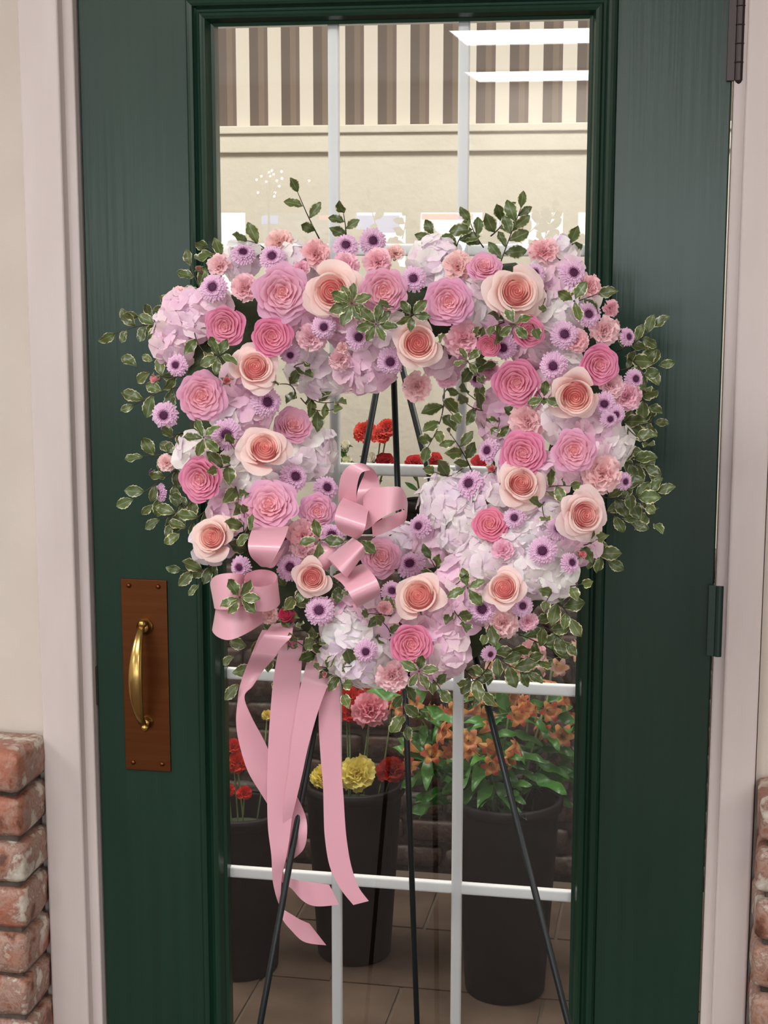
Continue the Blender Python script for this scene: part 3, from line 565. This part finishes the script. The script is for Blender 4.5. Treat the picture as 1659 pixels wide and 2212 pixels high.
for x,y,rp,n,k in HY:
    n=int(n*1.05); y0,ox,oy=surf(x,y,-.012); P=at(x,y,y0); sc=rp*dist(P)/F_
    hy=empty('hydrangea',P-WL); hy.parent=wreath; hy['label']={'w':'white hydrangea head','p':'pale pink hydrangea head','l':'pale lilac hydrangea head'}[k]
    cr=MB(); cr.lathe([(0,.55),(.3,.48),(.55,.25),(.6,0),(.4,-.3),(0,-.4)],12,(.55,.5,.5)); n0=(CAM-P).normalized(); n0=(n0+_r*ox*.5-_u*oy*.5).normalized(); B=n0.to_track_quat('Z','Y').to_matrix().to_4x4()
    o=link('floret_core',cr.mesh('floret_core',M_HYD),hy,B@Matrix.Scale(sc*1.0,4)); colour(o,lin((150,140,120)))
    s0=R.uniform(0,6)
    for i in range(n):
        q=(i+.5)/n; el=math.acos(1-q*.92); a=i*2.39996+s0
        d=Vector((math.sin(el)*math.cos(a),math.sin(el)*math.sin(a),math.cos(el)*.62))*R.uniform(.84,1.04)
        nn=(d+Vector((R.uniform(-.42,.42),R.uniform(-.42,.42),.45))).normalized()
        fr=R.uniform(.0145,.0185)
        Mf=B@Matrix.Translation(d*sc)@nn.to_track_quat('Z','Y').to_matrix().to_4x4()@Matrix.Rotation(R.uniform(0,6.28),4,'Z')@Matrix.Scale(fr,4)
        f=link('floret',R.choice(FLORETS),hy,Mf); c=HC[k]; j=R.uniform(.97,1.03); g=R.uniform(.95,1.03); colour(f,lin((min(255,c[0]*j),min(255,c[1]*j*g),min(255,c[2]*j))))
# foliage sprigs: base, tip, leaves, size, extra depth at base and tip
SP=[(690,516,643,415,6),(748,520,742,462,6),(580,545,535,520,4),(500,570,450,535,5),(450,650,412,575,5),(400,660,362,665,3),(380,705,250,720,8),(360,700,300,685,3),(400,812,295,790,5),(390,835,290,875,7),(400,820,330,780,4),
(890,668,840,660,4),(1075,585,1125,450,12),(1045,535,1015,478,5),(1060,510,1095,465,5),(945,560,935,508,6),(985,540,1000,505,3),(1215,565,1232,525,4),(1170,600,1172,660,4),(1160,660,1290,635,7),(1165,650,1155,710,4),(1110,690,1065,705,5),(1050,745,1030,725,4),
(950,780,945,740,4),(1010,780,1035,812,5),(960,835,925,965,9),(975,830,978,895,2),(655,835,725,868,7),(650,860,720,885,4),(650,825,655,785,3),(1065,880,1008,872,5),(1065,885,1075,925,3),(1020,1020,975,940,8),(1000,1010,940,1020,3),(1050,900,1010,850,3),
(1330,760,1412,708,8),(1340,800,1422,790,8),(1345,830,1402,875,7),(1330,920,1412,912,8),(1340,965,1390,1005,7),(1340,900,1392,955,6),(1290,1072,1418,1062,10),(1385,1078,1412,1130,3),(1300,1100,1362,1130,6),(1265,1165,1312,1212,7),(1150,1065,1232,1050,8),(1190,1080,1175,1115,4),(1225,1175,1290,1165,5),(1330,1040,1395,1090,6),(1320,1000,1400,1020,5),(1350,770,1390,830,5),
(1200,1265,1256,1262,4),(1180,1290,1232,1335,7),(1140,1340,1218,1385,7),(1120,1370,1195,1405,6),(1050,1395,1140,1455,9),(1000,1440,1042,1495,7),(880,1460,878,1565,7),(905,1465,955,1495,6),(1060,1430,1010,1475,5),(1090,1400,1160,1430,5),
(970,1290,1002,1345,6),(940,1258,930,1208,4),(955,1262,998,1250,3),(880,1335,798,1325,5),(835,1395,828,1345,3),
(660,1362,505,1418,7),(600,1400,515,1478,4),(580,1410,595,1470,2),(690,1420,640,1385,3),(720,1430,742,1500,6),(705,1400,680,1375,5),(720,1450,690,1440,3),(780,1420,745,1440,3),
(540,1205,528,1110,6),(470,1215,392,1232,6),(460,1200,430,1262,4),(455,1095,388,1152,7),(430,1060,345,1122,8),(400,1000,288,1078,7),(425,965,308,985,7),(405,935,368,960,4),(390,1040,330,1090,6),(400,1080,370,1130,4),
(520,990,468,1012,7),(500,1035,515,1085,5),(545,1010,500,960,4),(705,1262,635,1290,6),(715,1255,745,1275,4),(640,1295,648,1345,4),(600,1230,560,1280,3),(1130,860,1170,860,4),(1160,890,1100,920,3),(1210,1260,1180,1300,4),
(420,690,440,760,3),(640,860,600,830,3),(1080,1010,1100,1000,2),(1100,1330,1050,1370,5)]
STAR=[(472,768,5,38),(760,655,8,42),(812,700,7,40),(890,680,5,36),(440,945,5,36),(530,1283,6,40),(690,1166,4,42),(775,1165,3,40),(540,1150,3,40),(1110,700,4,34),(1175,860,3,34),(1010,780,4,30),(1240,650,3,40),(905,1450,5,34),(1010,1270,4,38)]
def leafM(P, d, n, sc):
    d=d.normalized(); n=(n-d*n.dot(d)).normalized(); x=d.cross(n)
    return Matrix(((x.x,d.x,n.x,P.x),(x.y,d.y,n.y,P.y),(x.z,d.z,n.z,P.z),(0,0,0,1)))@Matrix.Scale(sc,4)
def add_leaf(par,P,d,sc):
    n=(CAM-(P+WL)).normalized()+Vector((R.uniform(-.5,.5),R.uniform(-.3,.3),R.uniform(-.3,.75)))
    o=link('leaf',R.choice(LEAVES),par,leafM(P,d,n,sc)); k=R.uniform(.62,1.1); colour(o,(k*R.uniform(.95,1.08),k,k*R.uniform(.85,1))); return o
for (bx,by,tx,ty,n) in SP:
    yb,_,_=surf(bx,by,-.03); yt,_,_=surf(tx,ty,0); dt,_,_=closest(tx,ty)
    yt = Yb(ty)-.03-R.uniform(0,.03) if dt>RT*.85 else yt-.04
    A=at(bx,by,yb)-WL; B=at(tx,ty,yt)-WL; ln=(B-A).length; side=(B-A).cross(CAM-WL).normalized(); bend=R.uniform(-.12,.12)*ln
    pts=[A+(B-A)*(i/7)+side*bend*math.sin(math.pi*i/7) for i in range(8)]
    s=MB(); s.tube(pts,[.001*(1-.5*i/7) for i in range(8)],5); so=s.obj('foliage_sprig',M_STEM,wreath)
    so['label']='variegated green leaf sprig with cream edges'
    n=max(2,int(n*.8)+(n<4))
    for i in range(n):
        last=i==n-1; t=1 if last else .18+.8*(i/(n-1)); k=min(6,int(t*7)); P=pts[k]+(pts[k+1]-pts[k])*(t*7-k); d=(pts[k+1]-pts[k]).normalized()
        s_=0 if last else (1 if i%2 else -1); ang=s_*R.uniform(.6,1.15)+(R.uniform(-.2,.2) if last else 0)
        d2=d*math.cos(ang)+side*math.sin(ang)+Vector((0,R.uniform(-.4,.15),0)); add_leaf(so,P,d2,R.uniform(.021,.030)*(0.9 if t>.8 else 1.05))
for (x,y,n,s) in STAR:
    y0,_,_=surf(x,y,.05)
    if (x,y)==(530,1283): x,y=518,1290; y0=Yb(y)-.175
    P=at(x,y,y0)-WL; y1,_,_=surf(x,y,0); st=MB(); st.tube([at(x,y,y1)-WL,P],.0013,5); so=st.obj('foliage_sprig',M_STEM,wreath); so['label']='variegated leaf rosette with cream edges'; a0=R.uniform(0,6)
    for i in range(n):
        a=a0+2*math.pi*i/n+R.uniform(-.3,.3); d=_r*math.cos(a)+_u*math.sin(a)+Vector((0,R.uniform(-.35,.1),0)); add_leaf(so,P+d*.002,d,s*1.0*2.05/F_*R.uniform(.95,1.2))
# ------------------------------------------------------------------ ribbon bow
bow=empty('ribbon_bow',at(700,1200,-.36)); tag(bow,'pink satin ribbon bow with loops and long hanging tails on the wreath','ribbon'); BL=bow.location.copy()
def cr_(p0,p1,p2,p3,t): return .5*((2*p1)+(-p0+p2)*t+(2*p0-5*p1+4*p2-p3)*t*t+(-p0+3*p1-3*p2+p3)*t**3)
def strip(name, secs, sub=5, th=.0005, nw=6, bulge=0):
    A=[s[0] for s in secs]; B=[s[1] for s in secs]; n=len(secs); mb=MB(); rows=[]
    for i in range(n-1):
        for k in range(sub+(i==n-2)):
            t=k/sub; f=lambda Q: cr_(Q[max(i-1,0)],Q[i],Q[i+1],Q[min(i+2,n-1)],t); a,b=f(A),f(B); rows.append([a.lerp(b,j/nw) for j in range(nw+1)])
    mb.grid(rows); o=mb.obj(name,M_SATIN,bow); m=o.modifiers.new('s','SOLIDIFY'); m.thickness=th; m.offset=0; m.use_rim=False; return o
C6=lambda x,y:(440+x/3.606,980+y/3.606); C7=lambda x,y:(440+x/3.161,1380+y/3.161)
def secs6(L_, conv=C6, dd=.0):
    out=[]
    for a,b,c,d,off,*o2 in L_:
        p=conv(a,b); q=conv(c,d); off2=o2[0] if o2 else off
        out.append((at(*p,Yb(p[1])-off-dd)-BL, at(*q,Yb(q[1])-off2-dd)-BL))
    return out
# loops: left rim x,y, right rim x,y, offset in front of the wreath back
strip('ribbon_loop',secs6([(390,558,662,566,.115),(358,640,640,640,.15),(345,715,600,725,.165),(362,790,552,815,.160),(410,845,510,885,.145),(470,880,560,870,.12),(560,790,640,720,.105)]))
strip('ribbon_loop',secs6([(1050,380,1190,400,.115),(1052,270,1190,300,.13),(1075,165,1205,205,.14),(1130,95,1235,145,.145),(1215,74,1300,130,.14),(1300,105,1262,138,.12),(1352,170,1240,185,.10),(1372,250,1205,270,.095),(1350,350,1190,350,.10),(1300,450,1190,430,.11)]))
strip('ribbon_loop',secs6([(1240,330,1250,600,.115),(1300,272,1290,580,.135),(1370,262,1360,520,.15),(1450,257,1435,475,.158),(1530,262,1500,445,.152),(1572,320,1560,432,.135),(1588,400,1582,490,.115),(1560,440,1555,540,.10),(1480,470,1470,590,.092),(1390,510,1385,625,.095),(1310,560,1318,650,.105)]))
strip('ribbon_loop',secs6([(1085,345,1290,425,.12),(1052,395,1275,475,.15),(1028,460,1265,540,.165),(1022,530,1250,600,.165),(1060,600,1225,640,.15),(1130,640,1195,665,.13)]))
strip('ribbon_loop',secs6([(960,812,1160,655,.115),(1005,850,1200,680,.15),(1055,905,1240,712,.168),(1108,962,1252,750,.16),(1110,955,1235,800,.135),(1040,900,1180,790,.115),(985,840,1130,700,.11)]))
strip('ribbon_loop',secs6([(1005,955,1230,860,.115),(1070,1005,1290,905,.145),(1125,1075,1345,975,.165),(1165,1150,1376,1060,.162),(1190,1203,1360,1110,.14),(1130,1160,1290,1090,.115)]))
# upright barrel loop
P0=at(*C6(455,1065),Yb(1275)-.145)-BL; ax=(_u*.86+Vector((0,-1,0))*.36).normalized(); e1=_r; e2=ax.cross(e1).normalized(); rows=[]; mb=MB()
for i in range(33):
    a=2*math.pi*i/32; c=P0+e1*.0196*math.cos(a)+e2*.0235*math.sin(a); rows.append([c+ax*(.0165*k/3) for k in (-3,-1.5,0,1.5,3)])
mb.grid(rows); o=mb.obj('ribbon_loop',M_SATIN,bow); m=o.modifiers.new('s','SOLIDIFY'); m.thickness=.0005; m.use_rim=False
strip('ribbon_loop',secs6([(350,955,345,1160,.12),(280,935,280,1190,.145),(200,930,210,1210,.155),(125,940,140,1215,.15),(75,965,100,1210,.135),(52,1010,85,1205,.115),(70,1080,95,1200,.095),(140,1120,150,1220,.085)]))
strip('ribbon_loop',secs6([(450,1160,460,1320,.10),(350,1180,360,1385,.125),(260,1190,270,1430,.135),(185,1195,190,1452,.135),(120,1205,115,1430,.125),(95,1210,70,1385,.105),(110,1200,80,1350,.085),(180,1190,150,1340,.08)]))
strip('ribbon_loop',secs6([(530,1330,700,1300,.09),(505,1365,695,1365,.115),(470,1410,680,1430,.125),(430,1470,620,1490,.122),(395,1550,560,1560,.115)]))
# knot at the middle of the bow
kn=MB(); kp=at(700,1205,Yb(1205)-.10)-BL
kn.lathe([(.004,.018),(.011,.012),(.013,0),(.011,-.012),(.004,-.018)],14,M=Matrix.Translation(kp)@Matrix.Rotation(.6,4,'Y')); kn.obj('ribbon_knot',M_SATIN,bow)
def tail(L_, Y0):
    out=[]
    for a,b,c,d,*yy in L_:
        y=yy[0] if yy else 0; y2=yy[1] if len(yy)>1 else y
        out.append((at(*C7(a,b),Y0-y)-BL,at(*C7(c,d),Y0-y2)-BL))
    return strip('ribbon_tail',out,6)
tail([(400,-60,560,-60,-.01),(370,0,540,40),(325,110,490,120,.01),(280,220,400,225,.0),(245,330,335,322,-.005,.01),(232,430,278,395,.0,.01),(222,560,325,530,0,.015),(240,700,420,710,0,.01),(300,900,500,900,.0,.0),(400,1070,620,1050,-.005,.0),(500,1230,695,1210,-.008),(560,1370,705,1340,-.01,.0),(565,1480,680,1440,-.012,-.005),(570,1532,600,1512,-.015)],-.352)
tail([(540,0,680,10,-.005),(510,90,672,100),(488,200,668,200),(470,330,655,345),(452,550,645,560),(440,750,620,760),(434,950,620,960),(434,1120,610,1130),(440,1300,590,1330),(462,1480,566,1480),(470,1640,538,1600,-.005),(490,1740,525,1750,-.01),(515,1815,520,1790,-.015),(540,1845,535,1905,-.02),(600,1882,600,1992,-.015),(660,1918,690,2070,-.01),(722,1946,836,2092,0)],-.360)
tail([(720,60,830,100,-.02),(705,150,870,200,-.01),(680,250,862,300),(655,350,835,350,.002),(630,500,780,500,.003),(600,700,715,730,.004),(580,900,672,930,.003),(545,1150,630,1110,.0),(540,1350,580,1320,-.008),(545,1500,560,1520,-.015),(545,1600,530,1650,-.02),(590,1635,600,1705,-.018),(680,1655,680,1790,-.01),(765,1665,770,1826,-.005),(858,1680,925,1815,0)],-.364)
tail([(800,100,930,130,-.01),(800,250,928,250),(790,400,930,400),(785,560,935,600),(798,800,940,880),(815,1000,955,1080),(820,1200,962,1200),(828,1360,975,1360),(860,1550,1005,1540),(930,1700,1055,1690),(1022,1817,1127,1790)],-.356)
# ------------------------------------------------------------------ easel
ea=empty('wire_easel',(at(850,745,-.15).x,-.25,0)); tag(ea,'black metal wire easel with three legs holding the wreath','easel'); EL=ea.location.copy()
def leg(p,yp,q,yq,nm='leg',r0=.0042):
    A=at(*p,yp); B=at(*q,yq); d=(B-A); t=(0.004-A.z)/d.z; Fp=A+d*t
    m=MB(); m.tube([A-EL,Fp-EL],r0,10); 
    n=60
    o=m.obj(nm,M_EASEL,ea); c=MB(); c.tube([Fp-EL+Vector((0,0,.02))-d.normalized()*0,Fp-EL-Vector((0,0,.003))],r0*1.5,10); c.obj('rubber_foot',M_EASEL,o); return Fp
# rods: rope-textured wire
leg((836,720),-.15,(562,2212),-.42); leg((850,720),-.15,(1228,2212),-.42)
leg((847,720),-.145,(901,2212),-.075)
m=MB(); m.lathe([(.004,-.012),(.011,-.01),(.013,0),(.011,.01),(.004,.012)],12,M=Matrix.Translation(at(845,722,-.148)-EL)); m.obj('top_joint',M_EASEL,ea)
for py in (1345,):
    def lp_(x0,y0,x1,y1,Y): return at(x0,y0,Y)
    A=at(836-274*(py-720)/1492,py,-.15-.27*(py-720)/1492); B=at(850+378*(py-720)/1492,py,-.15-.27*(py-720)/1492)
    m=MB(); m.tube([A-EL,B-EL],.003,8); m.tube([A+(B-A)*.3-EL,A+(B-A)*.3+Vector((0,-.04,-.01))-EL,A+(B-A)*.3+Vector((0,-.045,.02))-EL],.003,8); m.tube([A+(B-A)*.7-EL,A+(B-A)*.7+Vector((0,-.04,-.01))-EL,A+(B-A)*.7+Vector((0,-.045,.02))-EL],.003,8); m.obj('support_bar',M_EASEL,ea)
# ------------------------------------------------------------------ buckets and flowers behind the glass
def bucket(px, Y, r, h, label, kind='bucket', z0=.013, rim=None):
    if rim: h=at(px,rim,Y).z-z0
    P=at(px,1800,Y); t=empty('flower_bucket' if kind=='bucket' else 'vase',(P.x,Y,z0)); tag(t,label,'bucket' if kind=='bucket' else 'vase','dark buckets of flowers behind the door' if kind=='bucket' else 'vases on the brick ledge')
    m=MB(); m.lathe([(0,0),(r*.72,0),(r*.76,.006),(r*.98,h-.02),(r*.98,h-.004),(r*.94,h),(r*.92,h-.01),(r*.7,.02),(0,.02)],32); m.obj('body',M_BUCKET,t)
    m=MB(); m.lathe([(r*.975,h-.022),(r*1.05,h-.018),(r*1.05,h+.002),(r*.99,h+.006),(r*.93,h)],32); m.obj('rim',M_BUCKET,t)
    m=MB(); m.lathe([(0,h-.06),(r*.86,h-.06)],20,lin((60,80,60))); m.obj('water',M_FOAM,t); return t
bk=[bucket(515,1.0,.11,.45,'dark flower bucket furthest left behind the glass',rim=1742),bucket(765,1.12,.108,.47,'dark flower bucket in the middle, with yellow carnations',rim=1690),bucket(1095,1.0,.112,.46,'dark flower bucket on the right, with orange alstroemeria',rim=1722)]
def proj_x(t): return t.location
def carn_thing(px,py,Y,rpx,col,label,group,root):
    rpx*=1.22; P=at(px,py,Y); sc=rpx*dist(P)/F_; h,c=R.choice(CARNS)
    t=empty('carnation',P); tag(t,label,'flower',group); n=(Vector((CAM.x,CAM.y,CAM.z+1.2))-P).normalized()
    M=n.to_track_quat('Z','Y').to_matrix().to_4x4()@Matrix.Scale(sc,4); o=link('flower_head',h,t,M); colour(o,lin(col)); link('calyx',c,t,M)
    rb=Vector(root)-P; m=MB(); m.tube([Vector((0,0,-sc*.3)),Vector((rb.x*.3,rb.y*.3+.01,rb.z*.4)),rb],.002,6); m.obj('stem',M_GREEN,t); return t
def rose_thing(px,py,Y,rpx,col,label,root,kind='bud',up=.8):
    P=at(px,py,Y); sc=rpx*dist(P)/F_; core,pets,cx=R.choice(ROSES[kind]); t=empty('cut_rose',P); tag(t,label,'flower','cut roses on the brick ledge')
    n=((CAM-P).normalized()+Vector((0,0,up))).normalized(); M=n.to_track_quat('Z','Y').to_matrix().to_4x4()@Matrix.Scale(sc,4)
    o=link('flower_head',core,t,M); colour(o,lin(col))
    for p in pets: colour(link('petal',p,o),lin(col))
    if cx: link('calyx',cx,o)
    rb=Vector(root)-P; m=MB(); m.tube([Vector((0,0,-sc*.5)),Vector((rb.x*.3,rb.y*.3+.01,rb.z*.4)),rb],.0025,6); s=m.obj('stem',M_GREEN,t)
    for k in range(3):
        q=rb*(.2+.15*k); link('leaf',R.choice(GLEAVES),s,leafM(q,Vector((R.uniform(-1,1),R.uniform(-.5,.2),.6)),Vector((0,-1,.4)),.045))
    return t
def rb(i,h=.1): 
    l=bk[i].location; return (l.x+R.uniform(-.05,.05),l.y+R.uniform(-.05,.05),l.z+h)
CR=[(772,1672,1.13,34,(252,240,140),'largest yellow carnation, over the middle bucket rim',1),(697,1678,1.12,22,(248,232,120),'yellow carnation half behind the pink ribbon tail',1),
(845,1664,1.15,26,(190,48,32),'dark red carnation right of the yellow ones',1),(800,1533,1.16,34,(248,176,192),'pink carnation above the middle bucket',1),(748,1510,1.24,26,(222,52,40),'scarlet carnation left of the pink one',1),(800,1502,1.24,24,(214,46,38),'scarlet carnation directly above the pink one',1),(755,1538,1.22,22,(216,44,34),'scarlet carnation touching the pink one, lower left',1),(850,1500,1.24,22,(200,50,50),'scarlet carnation up right of the pink one',1),
(503,1612,1.04,15,(222,56,44),'uppermost red carnation by the door edge',0),(513,1648,1.03,20,(220,62,34),'orange-red carnation in the left bucket',0),(528,1713,1.0,14,(222,50,36),'small red carnation low in the left bucket',0),(494,1708,1.0,12,(214,46,36),'small red carnation lowest by the door edge',0),(577,1545,1.1,10,(246,226,130),'tiny yellow bloom beside the ribbon tails',0),
(1150,1410,1.15,26,(236,190,196),'pale pink bloom high on the right behind the glass',2)]
for x,y,Y,r,c,l,i in CR: carn_thing(x,y,Y,r,c,l,'carnations in the buckets behind the glass',rb(i))
# alstroemeria: green leaves and orange trumpet blooms
def trumpet(seed,col):
    rr=random.Random(seed); mb=MB()
    for k in range(6):
        c=lin(col) if k%2 else mixc(lin(col),lin((250,196,110)),.45); petal(mb,k*1.047,.58,.07,1.15,-.3,.62,curl=.25,ruff=.03,cin=mixc(c,(.8,.7,.25),.35),cout=c,rr=rr,nu=5,nv=5,point=.25)
    mb.lathe([(.0,-.5),(.07,-.45),(.1,-.25),(.06,-.1)],6,lin((120,150,70))); return mb.mesh('blossom',M_PETAL)
TR=[trumpet(800+i,c) for i,c in enumerate(((214,108,84),(196,84,64),(226,140,112),(190,80,72)))]; TRP=[trumpet(820+i,(240,196,200)) for i in range(2)]
def alstro(px,py,Y,i,label,nb=5,nl=15,pale=False):
    P=at(px,py,Y); t=empty('alstroemeria',P); tag(t,label,'flower','alstroemeria stems behind the glass'); r_=Vector(rb(i,.25))-P
    m=MB(); m.tube([Vector((0,0,0)),r_*.35+Vector((0,0,.02)),r_],.003,6); st=m.obj('stem',M_GREEN,t)
    for k in range(nb):
        a=2*math.pi*k/nb+R.uniform(-.4,.4); d=Vector((math.cos(a),math.sin(a)*.6-.5,R.uniform(-.2,.7))).normalized(); m=MB(); q=d*.035; m.tube([Vector((0,0,0)),q],.0014,5); m.obj('flower_stalk',M_GREEN,t)
        o=link('blossom',R.choice(TRP if pale else TR),t,Matrix.Translation(q)@d.to_track_quat('Z','Y').to_matrix().to_4x4()@Matrix.Scale(R.uniform(.021,.028),4)); colour(o,(1,1,1))
    for k in range(nl):
        q=r_*(-.05+.5*k/nl); a=R.uniform(0,6.28); d=Vector((math.cos(a),math.sin(a)*.6-.45,R.uniform(-.45,.6))); o=link('leaf',R.choice(GLEAVES),t,leafM(q,d,Vector((0,-.6,1)),R.uniform(.08,.115))); kk=R.uniform(.7,1.25); colour(o,(kk,kk,kk))
for a in [(1010,1600,1.0,2,'orange alstroemeria cluster nearest the right white bar'),(930,1640,1.02,2,'orange alstroemeria low between the two white bars'),(900,1535,1.1,2,'orange alstroemeria just right of the pink carnation'),(985,1545,1.12,2,'orange alstroemeria high against the right white bar'),(1060,1640,.98,2,'orange alstroemeria hanging over the right bucket rim'),(1100,1540,1.06,2,'orange alstroemeria beside the right easel leg'),(1175,1530,1.1,2,'orange alstroemeria right of the easel leg'),(1215,1590,1.12,2,'orange alstroemeria nearest the right door edge'),(1060,1500,1.2,2,'orange alstroemeria furthest back under the wreath')]: alstro(*a)
alstro(1195,1425,1.25,2,'pale pink alstroemeria under the wreath at the right',6,5,True); alstro(1110,1450,1.28,2,'pale alstroemeria half hidden by the leaf sprigs',5,5,True)
# vases and flowers on the ledge, seen through the heart
LZ=.862
vs_=[]
for px,Y,r,h,lb in ((790,BY+.12,.05,.10,'dark vase on the ledge left of the middle easel leg'),(915,BY+.10,.05,.085,'dark vase on the ledge between the easel legs'),(1010,BY+.15,.055,.09,'dark vase on the ledge behind the hydrangea')):
    P=at(px,1080,Y); t=bucket(px,Y,r,h,lb,'vase',LZ); t.location=(P.x,Y,LZ); vs_.append(t)
def vr(i): 
    l=vs_[i].location; return (l.x,l.y,l.z+.04)
for x,y,r,c,i,l in ((789,934,21,(232,92,74),0,'coral carnation left of the leftmost easel leg through the heart'),(822,940,18,(232,98,80),0,'coral carnation right behind the leftmost easel leg'),(836,925,18,(228,86,74),0,'coral carnation touching the middle easel leg')):
    carn_thing(x,y,BY+.05,r,c,l,'coral carnations seen through the heart',vr(i))
for x,y,r,c,i,l,k,up in ((745,968,17,(244,240,222),0,'white rose beside the left white bar','bud',1),(748,1002,18,(240,240,214),0,'lower white rose above the ribbon','bud',.6),(797,1000,24,(238,234,222),0,'white rose between ribbon and middle leg','bud',.8),(831,995,21,(178,36,40),0,'dark red rose left of the middle easel leg','deep',1.2),(897,1001,24,(200,52,54),1,'red rose just right of the middle easel leg','deep',1.4),(932,996,26,(196,46,50),1,'largest red rose, crossed by the right easel leg','deep',1.4),(943,1058,22,(214,56,66),2,'red rose below the white bar','deep',.8),(1035,998,18,(206,60,60),2,'red rose peeping out left of the small lilac mum','deep',.8)):
    rose_thing(x,y,BY+.06,r,c,l,vr(i),k,up)
# warm fairy lights on a twig, reflected in the glass
fl=empty('light_branch',(-1.9,-6.2,0)); tag(fl,'bare branch of tiny warm lights reflected at the upper left of the glass','light')
def refl(px,py,Y):
    p=at(px,py,-Y); return Vector((p.x,Y,p.z))
m=MB(); pp=[refl(578,520,-6.2),refl(576,440,-6.2),refl(570,380,-6.2)]; base=Vector((pp[0].x,-6.2,.0)); fl.location=base
m.tube([Vector((0,0,.02)),pp[0]-base,pp[1]-base,pp[2]-base],[.012,.008,.005,.003],8); m.lathe([(.1,0),(.12,.02),(.13,.25),(.1,.25),(.0,.2)],20); m.obj('branch',M_STEM,fl)
bm=MB(); bm.lathe([(.0,-.006),(.0045,-.004),(.006,0),(.0045,.004),(0,.006)],8); bme=bm.mesh('bulb',M_BULB)
for x,y in ((550,388),(583,368),(587,376),(594,390),(605,385),(599,402),(571,392),(553,416),(590,416),(588,424),(577,372),(664,390),(580,380),(604,370),(560,380)):
    link('bulb',bme,fl,Matrix.Translation(refl(x,y,-6.2)-base)); 
    tw=MB(); tw.tube([pp[1]-base,refl(x,y,-6.19)-base],.0015,5); tw.obj('twig',M_STEM,fl)
